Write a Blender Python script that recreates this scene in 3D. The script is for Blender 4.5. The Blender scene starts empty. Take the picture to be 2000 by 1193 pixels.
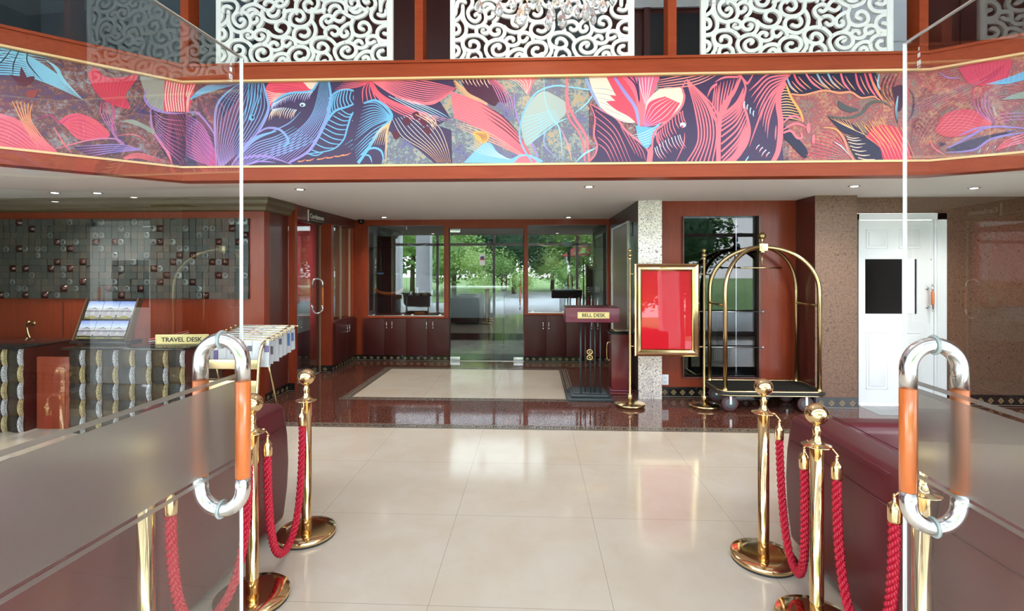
import bpy, bmesh, math, random
from mathutils import Vector, Matrix
from mathutils.geometry import tessellate_polygon
random.seed(7)
S = bpy.context.scene
C = S.collection
PI = math.pi
R = math.radians

# ------------------------------------------------------------------ camera
FPX, CXP, HOR, EYE, YAW = 985.0, 1000.0, 522.0, 1.55, 0.044
cd = bpy.data.cameras.new('camera'); cam = bpy.data.objects.new('camera', cd); C.objects.link(cam)
cam.location = (0, 0, EYE)
cam.rotation_euler = (PI/2, 0, YAW)
cd.sensor_width = 36.0; cd.lens = 36.0*FPX/2000.0
cd.shift_y = -(1193/2.0-HOR)/2000.0
cd.clip_start = 0.05; cd.clip_end = 300
S.camera = cam
# ------------------------------------------------------------------ world: bright hazy day
w = bpy.data.worlds.new('world'); S.world = w; w.use_nodes = True
nt = w.node_tree; nt.nodes.clear()
o_ = nt.nodes.new('ShaderNodeOutputWorld'); b_ = nt.nodes.new('ShaderNodeBackground')
tc = nt.nodes.new('ShaderNodeTexCoord'); sp = nt.nodes.new('ShaderNodeSeparateXYZ')
cr = nt.nodes.new('ShaderNodeValToRGB')
nt.links.new(tc.outputs['Generated'], sp.inputs[0]); nt.links.new(sp.outputs['Z'], cr.inputs[0])
cr.color_ramp.elements[0].position = 0.0; cr.color_ramp.elements[0].color = (0.93, 0.96, 1.0, 1)
cr.color_ramp.elements[1].position = 0.9; cr.color_ramp.elements[1].color = (0.62, 0.78, 1.0, 1)
nt.links.new(cr.outputs[0], b_.inputs['Color']); b_.inputs['Strength'].default_value = 6.0
nt.links.new(b_.outputs[0], o_.inputs[0])
# ------------------------------------------------------------------ exposure
vs = S.view_settings
vs.view_transform = 'Standard'; vs.look = 'None'; vs.gamma = 1.0; vs.use_curve_mapping = False
vs.exposure = 0.95
cy = S.cycles
cy.max_bounces = 10; cy.diffuse_bounces = 4; cy.glossy_bounces = 5; cy.transmission_bounces = 6
cy.transparent_max_bounces = 24; cy.caustics_reflective = False; cy.caustics_refractive = False
cy.sample_clamp_indirect = 6.0; cy.use_denoising = True
def area(name, loc, rot, sx, sy, power, col=(1, 1, 1), portal=False):
    l = bpy.data.lights.new(name, 'AREA'); l.shape = 'RECTANGLE'; l.size = sx; l.size_y = sy
    l.energy = power; l.color = col
    if portal: l.cycles.is_portal = True
    ob = bpy.data.objects.new(name, l); C.objects.link(ob); ob.location = loc; ob.rotation_euler = rot
    return ob
# daylight enters through the glazed entrance front behind the camera
area('daylight_portal', (0, 0.50, 2.1), (R(90), 0, 0), 13.6, 4.2, 1, portal=True)

# ------------------------------------------------------------------ materials
def newmat(n):
    m = bpy.data.materials.new(n); m.use_nodes = True
    t = m.node_tree; t.nodes.clear()
    o = t.nodes.new('ShaderNodeOutputMaterial')
    return m, t, o
def pbr(n, col, rough=0.5, metal=0.0, spec=0.5, coat=0.0, emit=None, estr=0.0, alpha=1.0, coatr=0.05):
    m, t, o = newmat(n)
    p = t.nodes.new('ShaderNodeBsdfPrincipled')
    p.inputs['Base Color'].default_value = (*col, 1); p.inputs['Roughness'].default_value = rough
    p.inputs['Metallic'].default_value = metal; p.inputs['Specular IOR Level'].default_value = spec
    p.inputs['Coat Weight'].default_value = coat; p.inputs['Coat Roughness'].default_value = coatr
    if emit: p.inputs['Emission Color'].default_value = (*emit, 1); p.inputs['Emission Strength'].default_value = estr
    t.links.new(p.outputs[0], o.inputs[0])
    m['p'] = p.name
    return m
def P_(m): return m.node_tree.nodes[m['p']]
def coords(t, scale=(1, 1, 1), rot=(0, 0, 0), kind='Object'):
    tcn = t.nodes.new('ShaderNodeTexCoord'); mp = t.nodes.new('ShaderNodeMapping')
    mp.inputs['Scale'].default_value = scale; mp.inputs['Rotation'].default_value = rot
    t.links.new(tcn.outputs[kind], mp.inputs[0]); return mp.outputs[0]
def noise(t, vec, scale, detail=4, rough=0.5, dist=0.0):
    n = t.nodes.new('ShaderNodeTexNoise'); n.inputs['Scale'].default_value = scale
    n.inputs['Detail'].default_value = detail; n.inputs['Roughness'].default_value = rough
    n.inputs['Distortion'].default_value = dist; t.links.new(vec, n.inputs['Vector']); return n
def ramp(t, fac, stops, interp='LINEAR'):
    r = t.nodes.new('ShaderNodeValToRGB'); r.color_ramp.interpolation = interp
    e = r.color_ramp.elements
    while len(e) < len(stops): e.new(0.5)
    for el, (p, c) in zip(e, stops): el.position = p; el.color = (*c, 1)
    t.links.new(fac, r.inputs[0]); return r.outputs[0]
def mixc(t, fac, a, b, mode='MIX'):
    m = t.nodes.new('ShaderNodeMix'); m.data_type = 'RGBA'; m.blend_type = mode
    for sck, v in ((0, fac), (6, a), (7, b)):
        if hasattr(v, 'is_output'): t.links.new(v, m.inputs[sck])
        elif sck == 0: m.inputs[0].default_value = v
        else: m.inputs[sck].default_value = (*v, 1)
    return m.outputs[2]
def mth(t, op, a, b=None):
    m = t.nodes.new('ShaderNodeMath'); m.operation = op
    for i, v in enumerate((a, b)):
        if v is None: continue
        if hasattr(v, 'is_output'): t.links.new(v, m.inputs[i])
        else: m.inputs[i].default_value = v
    return m.outputs[0]
def bump(m, h, strength=0.2, dist=0.01):
    t = m.node_tree; b = t.nodes.new('ShaderNodeBump'); b.inputs['Strength'].default_value = strength
    b.inputs['Distance'].default_value = dist; t.links.new(h, b.inputs['Height'])
    t.links.new(b.outputs[0], P_(m).inputs['Normal'])
def setcol(m, sock): m.node_tree.links.new(sock, P_(m).inputs['Base Color'])

def wood(n, c1, c2, rough=0.32, coat=0.25, grain=(18, 18, 1.2)):
    m = pbr(n, c1, rough, coat=coat, coatr=0.12); t = m.node_tree
    nz = noise(t, coords(t, grain), 2.2, 6, 0.6, 0.6)
    big = noise(t, coords(t, (1, 1, 1)), 1.3, 2)
    a = ramp(t, nz.outputs[0], [(0.3, c1), (0.7, c2)])
    setcol(m, mixc(t, 0.35, a, ramp(t, big.outputs[0], [(0.35, c1), (0.65, c2)])))
    return m
M = {}
M['cherry'] = wood('cherry_veneer', (0.20, 0.027, 0.009), (0.28, 0.044, 0.015), 0.36, 0.12)
M['beam'] = wood('cherry_beam', (0.25, 0.034, 0.009), (0.33, 0.056, 0.015), 0.42, 0.0, grain=(1.2, 12, 18))
P_(M['beam']).inputs['Specular IOR Level'].default_value = 0.22; P_(M['cherry']).inputs['Specular IOR Level'].default_value = 0.3
M['darkwood'] = wood('dark_mahogany', (0.075, 0.014, 0.010), (0.105, 0.019, 0.013))
M['cabinet'] = wood('burgundy_cabinet', (0.050, 0.0085, 0.007), (0.064, 0.011, 0.009), 0.38, 0.06)
P_(M['cabinet']).inputs['Specular IOR Level'].default_value = 0.3
M['brownwall'] = pbr('brown_panel', (0.08, 0.018, 0.012), 0.4)
M['desktop'] = wood('podium_wood', (0.115, 0.012, 0.030), (0.14, 0.016, 0.036), 0.3)
M['binwood'] = wood('bin_wood', (0.11, 0.010, 0.012), (0.15, 0.015, 0.016), 0.3)
M['hubgrey'] = pbr('hub_grey', (0.13, 0.145, 0.145), 0.55, spec=0.25)
M['washer'] = pbr('clear_washer', (0.42, 0.47, 0.46), 0.2)
M['brass'] = pbr('polished_brass', (0.84, 0.61, 0.33), 0.11, 1.0)
M['brassold'] = pbr('worn_brass', (0.62, 0.48, 0.26), 0.22, 1.0)
M['brassdk'] = pbr('aged_brass', (0.45, 0.33, 0.15), 0.3, 1.0)
M['chrome'] = pbr('chrome', (0.86, 0.86, 0.87), 0.15, 1.0)
M['steel'] = pbr('brushed_steel', (0.62, 0.62, 0.63), 0.28, 1.0)
M['white'] = pbr('white_paint', (0.86, 0.87, 0.90), 0.4)
M['whitelac'] = pbr('white_lacquer', (0.74, 0.73, 0.71), 0.45)
M['black'] = pbr('black_plastic', (0.012, 0.012, 0.014), 0.35)
M['blackgl'] = pbr('black_granite', (0.012, 0.012, 0.013), 0.07)
M['rubber'] = pbr('dark_rubber', (0.03, 0.03, 0.03), 0.8)
M['tyre'] = pbr('burgundy_tyre', (0.09, 0.035, 0.04), 0.5)
M['carpetdk'] = pbr('deck_carpet', (0.028, 0.027, 0.024), 0.95, spec=0.1)
M['grey'] = pbr('charcoal_paint', (0.035, 0.045, 0.05), 0.35)
M['goldtrim'] = pbr('gold_trim', (0.72, 0.47, 0.23), 0.45, 0.2)
M['tan'] = pbr('tan_inlay', (0.34, 0.25, 0.15), 0.35)
M['tile_tan'] = pbr('diamond_inlay', (0.24, 0.155, 0.07), 0.25)
M['keydark'] = pbr('key_dark_stone', (0.10, 0.075, 0.06), 0.12)
M['keytan'] = pbr('key_tan_stone', (0.32, 0.26, 0.20), 0.12)
M['orangewood'] = wood('handle_wood', (0.62, 0.13, 0.025), (0.80, 0.22, 0.05), 0.22, 0.6, (30, 30, 4))
M['ceil'] = pbr('ceiling_paint', (0.92, 0.885, 0.85), 0.85, spec=0.2)
M['led'] = pbr('lamp_lens', (1, 1, 1), 0.3, emit=(1, 0.96, 0.88), estr=9.0)
M['crystal'] = pbr('crystal_cut', (0.95, 0.95, 0.97), 0.03, spec=1.0)
P_(M['crystal']).inputs['Transmission Weight'].default_value = 0.88
P_(M['crystal']).inputs['IOR'].default_value = 1.6
M['paper'] = pbr('newsprint', (0.70, 0.70, 0.72), 0.7)
M['papergrey'] = pbr('newsprint_photo', (0.16, 0.15, 0.18), 0.7)
M['paperviolet'] = pbr('newsprint_violet', (0.20, 0.15, 0.32), 0.7)
M['paperred'] = pbr('newsprint_red', (0.65, 0.12, 0.12), 0.7)
M['paperblue'] = pbr('newsprint_blue', (0.12, 0.22, 0.5), 0.7)
M['plategold'] = pbr('sign_gold', (0.72, 0.58, 0.26), 0.3, 0.3)
M['ink'] = pbr('sign_ink', (0.02, 0.015, 0.01), 0.5)
M['signdark'] = pbr('sign_dark', (0.03, 0.022, 0.018), 0.4)
M['signwhite'] = pbr('sign_white', (0.75, 0.72, 0.68), 0.5)
M['olive'] = wood('cornice_olive', (0.11, 0.075, 0.035), (0.15, 0.105, 0.055), 0.45, 0.1, (1, 12, 18))
M['niche'] = pbr('niche_tan', (0.13, 0.075, 0.04), 0.5)
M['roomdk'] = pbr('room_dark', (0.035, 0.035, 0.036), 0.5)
M['roomgrey'] = pbr('upper_grey_wall', (0.10, 0.13, 0.14), 0.6)
M['redcurtain'] = pbr('red_drape', (0.55, 0.03, 0.045), 0.7)
M['counter_grey'] = pbr('pale_counter', (0.55, 0.62, 0.64), 0.3)
M['green1'] = pbr('leaf_mid', (0.24, 0.40, 0.10), 0.6)
M['green2'] = pbr('leaf_light', (0.46, 0.62, 0.20), 0.6)
M['green3'] = pbr('leaf_dark', (0.03, 0.09, 0.03), 0.6)
M['bark'] = pbr('bark', (0.12, 0.08, 0.05), 0.8)
M['lawn'] = pbr('lawn', (0.30, 0.45, 0.14), 0.9)
M['paving'] = pbr('pale_paving', (0.72, 0.70, 0.66), 0.8)
M['roofred'] = pbr('roof_red', (0.40, 0.07, 0.05), 0.7)
M['blue'] = pbr('blue_glaze', (0.05, 0.18, 0.4), 0.15)
M['terracotta'] = pbr('terracotta_glaze', (0.42, 0.09, 0.03), 0.3)
M['redgloss'] = pbr('red_gloss', (0.55, 0.02, 0.03), 0.2)

# leather
m = M['leather'] = pbr('burgundy_leather', (0.130, 0.016, 0.023), 0.33, spec=0.55)
t = m.node_tree; n = noise(t, coords(t), 260, 3); bump(m, n.outputs[0], 0.08, 0.002)
# rope
M['rope'] = pbr('red_rope', (0.56, 0.012, 0.040), 0.38, spec=0.45)
# poster
M['poster'] = pbr('red_poster', (0.55, 0.002, 0.012), 0.4, coat=0.9, coatr=0.01)
P_(M['poster']).inputs['Specular IOR Level'].default_value = 0.15; P_(M['poster']).inputs['Coat IOR'].default_value = 1.5
# cream marble tile with grout: tile 0.845 m
def tilemat(n, c1, c2, grout, tile, ox, oy, rough, sc=3.0, gw=0.0022, speck=None):
    m = pbr(n, c1, rough, spec=0.6); t = m.node_tree
    tcn = t.nodes.new('ShaderNodeTexCoord'); sx = t.nodes.new('ShaderNodeSeparateXYZ')
    t.links.new(tcn.outputs['Object'], sx.inputs[0])
    def line(s, off):
        a = mth(t, 'SUBTRACT', s, off); a = mth(t, 'DIVIDE', a, tile); a = mth(t, 'ADD', a, 50.5)
        a = mth(t, 'FRACT', a); a = mth(t, 'SUBTRACT', a, 0.5); a = mth(t, 'ABSOLUTE', a)
        return mth(t, 'LESS_THAN', a, gw/tile)
    g = mth(t, 'MAXIMUM', line(sx.outputs[0], ox), line(sx.outputs[1], oy))
    nz = noise(t, tcn.outputs['Object'], sc, 8, 0.62, 0.4)
    base = ramp(t, nz.outputs[0], [(0.35, c1), (0.65, c2)])
    if speck:
        v = noise(t, tcn.outputs['Object'], 70, 4, 0.7)
        base = mixc(t, ramp(t, v.outputs[0], [(0.52, (0, 0, 0)), (0.62, (1, 1, 1))]), base, speck)
        v2 = noise(t, tcn.outputs['Object'], 45, 3, 0.7)
        base = mixc(t, ramp(t, v2.outputs[0], [(0.30, (1, 1, 1)), (0.42, (0, 0, 0))]), base, (0.035, 0.012, 0.012))
    setcol(m, mixc(t, g, base, grout))
    return m
TILE, TX, TY = 0.845, -0.485, 3.983
M['cream'] = tilemat('cream_marble', (0.70, 0.585, 0.45), (0.745, 0.65, 0.53), (0.45, 0.37, 0.30), TILE, TX, TY, 0.11, gw=0.0016)
M['granite'] = tilemat('red_granite', (0.080, 0.025, 0.017), (0.115, 0.038, 0.026), (0.05, 0.018, 0.014), TILE, TX, 5.6, 0.06, 4, 0.0016, speck=(0.34, 0.15, 0.10))
M['roomfloor'] = tilemat('grey_floor', (0.22, 0.23, 0.23), (0.27, 0.28, 0.28), (0.08, 0.08, 0.08), 0.6, 0, 0, 0.12)
# damask wallpapers
def damask(n, base, line, blot, rough, metal, th=0.30, sc=15, seam=0.335):
    m = pbr(n, base, rough, metal); t = m.node_tree
    co = coords(t)
    a = noise(t, co, sc, 0.0, 0.5, 0.9)
    e = mth(t, 'FRACT', mth(t, 'MULTIPLY', a.outputs[0], 9.0))
    ln = mth(t, 'LESS_THAN', e, th)
    br = noise(t, co, 38, 1); ln = mth(t, 'MULTIPLY', ln, mth(t, 'GREATER_THAN', br.outputs[0], 0.47))
    v = t.nodes.new('ShaderNodeTexVoronoi'); v.inputs['Scale'].default_value = 5.2; v.inputs['Randomness'].default_value = 0.15
    t.links.new(co, v.inputs['Vector'])
    bl = ramp(t, v.outputs['Distance'], [(0.15, (0.55, 0.55, 0.55)), (0.42, (0, 0, 0))])
    c = mixc(t, bl, base, blot)
    c = mixc(t, mth(t, 'MULTIPLY', ln, 0.8), c, line)
    sx = t.nodes.new('ShaderNodeSeparateXYZ'); t.links.new(co, sx.inputs[0])
    f = mth(t, 'FRACT', mth(t, 'DIVIDE', mth(t, 'ADD', sx.outputs[2], 0.06), seam))
    c = mixc(t, mth(t, 'LESS_THAN', f, 0.008), c, blot)
    setcol(m, c); return m
M['silverpaper'] = damask('silver_damask', (0.82, 0.73, 0.66), (0.10, 0.075, 0.085), (0.60, 0.52, 0.52), 0.36, 0.55, 0.34, 15)
M['brownpaper'] = damask('brown_damask', (0.185, 0.098, 0.060), (0.055, 0.024, 0.022), (0.085, 0.045, 0.050), 0.36, 0.25, 0.30, 17)
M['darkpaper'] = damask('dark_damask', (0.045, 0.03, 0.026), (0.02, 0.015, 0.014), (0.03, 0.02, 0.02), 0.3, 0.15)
# hammered metals for the counter and the mosaic
def hammered(n, col, rough, metal, sc=90, st=0.6):
    m = pbr(n, col, rough, metal); t = m.node_tree
    nz = noise(t, coords(t), sc, 3, 0.6); bump(m, nz.outputs[0], st, 0.01); return m
M['ham_dark'] = hammered('hammered_dark', (0.10, 0.075, 0.04), 0.22, 0.8)
M['ham_black'] = hammered('hammered_black', (0.055, 0.06, 0.06), 0.22, 0.8)
def flecked(n, hi, lo, rough=0.4):
    m = pbr(n, hi, rough, 0.75); t = m.node_tree; v = noise(t, coords(t), 150, 3, 0.7)
    setcol(m, ramp(t, v.outputs[0], [(0.40, lo), (0.56, hi)])); bump(m, v.outputs[0], 0.7, 0.01); return m
M['ham_gold'] = flecked('hammered_gold', (0.80, 0.66, 0.36), (0.16, 0.11, 0.05))
M['ham_silver'] = flecked('hammered_silver', (0.85, 0.85, 0.87), (0.14, 0.14, 0.15))
M['mos_dark'] = hammered('mosaic_slate', (0.085, 0.095, 0.09), 0.3, 0.55, 120)
M['mos_brown'] = hammered('mosaic_slate_brown', (0.115, 0.105, 0.09), 0.3, 0.5, 120)
M['mos_red'] = pbr('mosaic_dome', (0.045, 0.011, 0.009), 0.14, 0.2)
M['mos_disc'] = pbr('mosaic_disc', (0.20, 0.21, 0.21), 0.38, 0.6)
# glass
def thin_glass(n, tint=(0.93, 0.96, 0.95), refl=1.0, ior=1.5, rough=0.0, haze=0.0):
    m, t, o = newmat(n)
    tr = t.nodes.new('ShaderNodeBsdfTransparent'); tr.inputs[0].default_value = (*tint, 1)
    gl = t.nodes.new('ShaderNodeBsdfGlossy'); gl.inputs['Roughness'].default_value = rough
    fr = t.nodes.new('ShaderNodeFresnel'); ge = t.nodes.new('ShaderNodeNewGeometry')
    t.links.new(mth(t, 'ADD', ior, mth(t, 'MULTIPLY', ge.outputs['Backfacing'], 1/ior-ior)), fr.inputs['IOR'])
    f = mth(t, 'MULTIPLY', fr.outputs[0], refl)
    mx = t.nodes.new('ShaderNodeMixShader'); t.links.new(f, mx.inputs[0])
    t.links.new(tr.outputs[0], mx.inputs[1]); t.links.new(gl.outputs[0], mx.inputs[2])
    last = mx.outputs[0]
    if haze > 0:
        df = t.nodes.new('ShaderNodeBsdfDiffuse'); df.inputs[0].default_value = (0.8, 0.8, 0.8, 1)
        m2 = t.nodes.new('ShaderNodeMixShader'); m2.inputs[0].default_value = haze
        t.links.new(last, m2.inputs[1]); t.links.new(df.outputs[0], m2.inputs[2]); last = m2.outputs[0]
    t.links.new(last, o.inputs[0]); return m
M['glass'] = thin_glass('door_glass', (0.97, 0.98, 0.975), 1.5)
M['shopglass'] = thin_glass('shop_glass', (0.80, 0.86, 0.86), 1.25, 1.95)
M['shelfglass'] = thin_glass('shelf_glass', (0.75, 0.88, 0.86), 1.0)
M['darkglass'] = thin_glass('dark_glass', (0.40, 0.42, 0.44), 1.0, 1.6)
m, t, o = newmat('frosted_film'); M['frost'] = m
gl = t.nodes.new('ShaderNodeBsdfGlass'); gl.inputs['Roughness'].default_value = 0.24; gl.inputs['IOR'].default_value = 1.35
gl.inputs['Color'].default_value = (0.93, 0.92, 0.90, 1)
df = t.nodes.new('ShaderNodeBsdfTranslucent'); df.inputs[0].default_value = (0.62, 0.58, 0.52, 1)
dd = t.nodes.new('ShaderNodeBsdfDiffuse'); dd.inputs[0].default_value = (0.50, 0.46, 0.42, 1)
m1 = t.nodes.new('ShaderNodeMixShader'); m1.inputs[0].default_value = 0.55
m2 = t.nodes.new('ShaderNodeMixShader'); m2.inputs[0].default_value = 0.22
t.links.new(df.outputs[0], m1.inputs[1]); t.links.new(dd.outputs[0], m1.inputs[2])
t.links.new(gl.outputs[0], m2.inputs[1]); t.links.new(m1.outputs[0], m2.inputs[2]); t.links.new(m2.outputs[0], o.inputs[0])
M['edge'] = pbr('glass_edge_glint', (0.95, 0.97, 0.96), 0.35, spec=0.8)  # near-white colour paints in the sky light caught by the polished edge
# mural paints
m = M['muralpaint'] = pbr('mural_print', (1, 1, 1), 0.36, spec=0.3); t = m.node_tree
vc = t.nodes.new('ShaderNodeVertexColor'); vc.layer_name = 'Col'; setcol(m, vc.outputs[0])
def speckle(n, cols):
    m = pbr(n, (0.1, 0.1, 0.1), 0.36, spec=0.3); t = m.node_tree; co = coords(t)
    a = noise(t, co, 34, 5, 0.85); b = noise(t, co, 5.0, 3, 0.6)
    s = mth(t, 'ADD', mth(t, 'MULTIPLY', a.outputs[0], 0.6), mth(t, 'MULTIPLY', b.outputs[0], 0.45))
    k = len(cols)
    setcol(m, ramp(t, s, [(0.40+0.25*i/(k-1), c) for i, c in enumerate(cols)])); return m
M['speck'] = speckle('mural_speckle', [(0.03, 0.03, 0.13), (0.10, 0.04, 0.12), (0.07, 0.04, 0.05), (0.28, 0.08, 0.05), (0.10, 0.22, 0.32), (0.55, 0.26, 0.10)])
M['speckl'] = speckle('mural_speckle_teal', [(0.10, 0.05, 0.17), (0.14, 0.18, 0.33), (0.16, 0.09, 0.09), (0.16, 0.32, 0.35), (0.55, 0.26, 0.14), (0.32, 0.34, 0.18)])
M['speckr'] = speckle('mural_speckle_red', [(0.10, 0.05, 0.07), (0.28, 0.20, 0.14), (0.22, 0.05, 0.08), (0.42, 0.08, 0.07), (0.30, 0.22, 0.15), (0.80, 0.16, 0.06)])

# ------------------------------------------------------------------ mesh builder
class MB:
    def __init__(s): s.v = []; s.f = []; s.m = []; s.sm = []; s.mats = []; s.col = []; s.hascol = False
    def mi(s, mat):
        if mat is None: return 0
        if mat not in s.mats: s.mats.append(mat)
        return s.mats.index(mat)
    def add(s, vs, fs, mat=None, smooth=False, cols=None):
        b = len(s.v); s.v += [tuple(x) for x in vs]; k = s.mi(mat)
        for f in fs: s.f.append([b+i for i in f]); s.m.append(k); s.sm.append(smooth)
        if cols: s.hascol = True; s.col += cols
        else: s.col += [(1, 1, 1)]*len(vs)
        return s
    def box(s, x0, x1, y0, y1, z0, z1, mat=None, bev=0.0):
        x0, x1 = min(x0, x1), max(x0, x1); y0, y1 = min(y0, y1), max(y0, y1); z0, z1 = min(z0, z1), max(z0, z1)
        if bev <= 0:
            v = [(x, y, z) for z in (z0, z1) for y in (y0, y1) for x in (x0, x1)]
            return s.add(v, [(0, 2, 3, 1), (4, 5, 7, 6), (0, 1, 5, 4), (2, 6, 7, 3), (0, 4, 6, 2), (1, 3, 7, 5)], mat)
        b = min(bev, (x1-x0)/2.01, (y1-y0)/2.01, (z1-z0)/2.01)
        bm = bmesh.new(); bmesh.ops.create_cube(bm, size=1)
        for q in bm.verts: q.co = Vector(((x0+x1)/2+q.co.x*(x1-x0), (y0+y1)/2+q.co.y*(y1-y0), (z0+z1)/2+q.co.z*(z1-z0)))
        bmesh.ops.bevel(bm, geom=bm.edges[:], offset=b, segments=3, profile=0.5, affect='EDGES')
        return s.frombm(bm, mat, True)
    def frombm(s, bm, mat=None, smooth=False, mtx=None):
        bm.verts.ensure_lookup_table(); bm.verts.index_update()
        v = [(mtx @ q.co if mtx else q.co.copy()) for q in bm.verts]
        f = [[q.index for q in p.verts] for p in bm.faces]; bm.free()
        return s.add(v, f, mat, smooth)
    def obox(s, c, ax, hs, mat=None):
        c = Vector(c); ax = [Vector(a).normalized() for a in ax]
        v = [c+ax[0]*hs[0]*i+ax[1]*hs[1]*j+ax[2]*hs[2]*k for k in (-1, 1) for j in (-1, 1) for i in (-1, 1)]
        return s.add(v, [(0, 2, 3, 1), (4, 5, 7, 6), (0, 1, 5, 4), (2, 6, 7, 3), (0, 4, 6, 2), (1, 3, 7, 5)], mat)
    def tube(s, pts, r, n=12, closed=False, mat=None, cap=True):
        pts = [Vector(p) for p in pts]; N = len(pts)
        rr = r if isinstance(r, (list, tuple)) else [r]*N
        T = []
        for i in range(N):
            if closed: d = pts[(i+1) % N]-pts[i-1]
            else: d = pts[min(i+1, N-1)]-pts[max(i-1, 0)]
            T.append(d.normalized())
        up = Vector((0, 0, 1)) if abs(T[0].z) < 0.9 else Vector((1, 0, 0))
        u = T[0].cross(up).normalized(); vs = []; fs = []
        for i in range(N):
            u = (u-T[i]*u.dot(T[i])).normalized(); w_ = T[i].cross(u)
            for k in range(n):
                a = 2*PI*k/n; vs.append(pts[i]+(u*math.cos(a)+w_*math.sin(a))*rr[i])
        L = N if closed else N-1
        for i in range(L):
            j = (i+1) % N
            for k in range(n):
                k2 = (k+1) % n; fs.append((i*n+k, i*n+k2, j*n+k2, j*n+k))
        s.add(vs, fs, mat, True)
        if cap and not closed:
            b = len(s.v)-len(vs); k = s.mi(mat)
            s.f.append([b+i for i in range(n)][::-1]); s.m.append(k); s.sm.append(False)
            s.f.append([b+(N-1)*n+i for i in range(n)]); s.m.append(k); s.sm.append(False)
        return s
    def lathe(s, prof, c=(0, 0, 0), n=32, mat=None, axis='z', smooth=True):
        vs = []; fs = []
        for r, h in prof:
            for k in range(n):
                a = 2*PI*k/n; x, y = r*math.cos(a), r*math.sin(a)
                p = (x, y, h) if axis == 'z' else ((h, x, y) if axis == 'x' else (x, h, y))
                vs.append((p[0]+c[0], p[1]+c[1], p[2]+c[2]))
        for i in range(len(prof)-1):
            for k in range(n):
                k2 = (k+1) % n; fs.append((i*n+k, i*n+k2, (i+1)*n+k2, (i+1)*n+k))
        fs.append(tuple(range(n))[::-1]); fs.append(tuple((len(prof)-1)*n+k for k in range(n)))
        return s.add(vs, fs, mat, smooth)
    def sphere(s, c, r, mat=None, seg=24, rings=14, sc=(1, 1, 1)):
        pr = []
        bm = bmesh.new(); bmesh.ops.create_uvsphere(bm, u_segments=seg, v_segments=rings, radius=r)
        return s.frombm(bm, mat, True, Matrix.Translation(c) @ Matrix.Diagonal((*sc, 1)))
    def ico(s, c, r, mat=None, sub=2, sc=(1, 1, 1), jit=0.0):
        bm = bmesh.new(); bmesh.ops.create_icosphere(bm, subdivisions=sub, radius=r)
        for q in bm.verts: q.co *= 1+random.uniform(-jit, jit)
        return s.frombm(bm, mat, jit == 0, Matrix.Translation(c) @ Matrix.Diagonal((*sc, 1)))
    def prism(s, poly, z0, z1, mat=None, plane='xy', smooth=False):
        # poly in 2D; extruded along third axis
        def mp(a, b, h): return {'xy': (a, b, h), 'xz': (a, h, b), 'yz': (h, a, b)}[plane]
        n = len(poly); vs = [mp(a, b, z0) for a, b in poly]+[mp(a, b, z1) for a, b in poly]
        tri = tessellate_polygon([[Vector((a, b, 0)) for a, b in poly]])
        fs = [tuple(t_) for t_ in tri]+[tuple(n+i for i in t_)[::-1] for t_ in tri]
        s.add(vs, fs, mat); b = len(s.v)-2*n; k = s.mi(mat)
        for i in range(n):
            j = (i+1) % n; s.f.append([b+i, b+j, b+n+j, b+n+i]); s.m.append(k); s.sm.append(smooth)
        return s
    def build(s, name, mat=None, parent=None, loc=None, props=None, fixn=True):
        me = bpy.data.meshes.new(name); me.from_pydata(s.v, [], s.f)
        mats = [M[mat]] if isinstance(mat, str) else [M[x] for x in s.mats if x]
        for m_ in mats: me.materials.append(m_)
        if not isinstance(mat, str):
            me.polygons.foreach_set('material_index', s.m)
        me.polygons.foreach_set('use_smooth', s.sm)
        if s.hascol:
            ca = me.color_attributes.new('Col', 'FLOAT_COLOR', 'POINT')
            ca.data.foreach_set('color', [q for c_ in s.col for q in (*c_, 1.0)])
        if fixn:
            bm = bmesh.new(); bm.from_mesh(me); bmesh.ops.recalc_face_normals(bm, faces=bm.faces); bm.to_mesh(me); bm.free()
        me.update()
        ob = bpy.data.objects.new(name, me); C.objects.link(ob)
        if parent: ob.parent = parent
        if loc: ob.location = loc
        if props:
            for k, v in props.items(): ob[k] = v
        return ob
def thing(name, label, cat, loc=(0, 0, 0), rz=0, group=None):
    o = bpy.data.objects.new(name, None); C.objects.link(o); o.location = loc; o.rotation_euler = (0, 0, rz)
    o.empty_display_size = 0.05
    o['label'] = label; o['category'] = cat
    if group: o['group'] = group
    return o
def tag(o, label, cat, group=None):
    o['label'] = label; o['category'] = cat
    if group: o['group'] = group
    return o
def struct(o): o['kind'] = 'structure'; return o
def dup(root, loc, rz, label, group=None):
    r = root.copy(); C.objects.link(r); r.location = loc; r.rotation_euler = (0, 0, rz); r['label'] = label
    if group: r['group'] = group
    for ch in list(root.children):
        c = ch.copy(); C.objects.link(c); c.parent = r
        for g in ch.children:
            d = g.copy(); C.objects.link(d); d.parent = c
    return r
def crv(pts, n=8):
    # Catmull-Rom through 2D/3D tuples
    P = [Vector(p) for p in pts]; out = []
    if len(P) < 3: return [P[0].lerp(P[-1], i/(n*1.0)) for i in range(n+1)]
    for i in range(len(P)-1):
        p0 = P[max(i-1, 0)]; p1 = P[i]; p2 = P[i+1]; p3 = P[min(i+2, len(P)-1)]
        for k in range(n):
            u = k/n
            out.append(0.5*((2*p1)+(p2-p0)*u+(2*p0-5*p1+4*p2-p3)*u*u+(3*p1-p0-3*p2+p3)*u**3))
    out.append(P[-1]); return out
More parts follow.
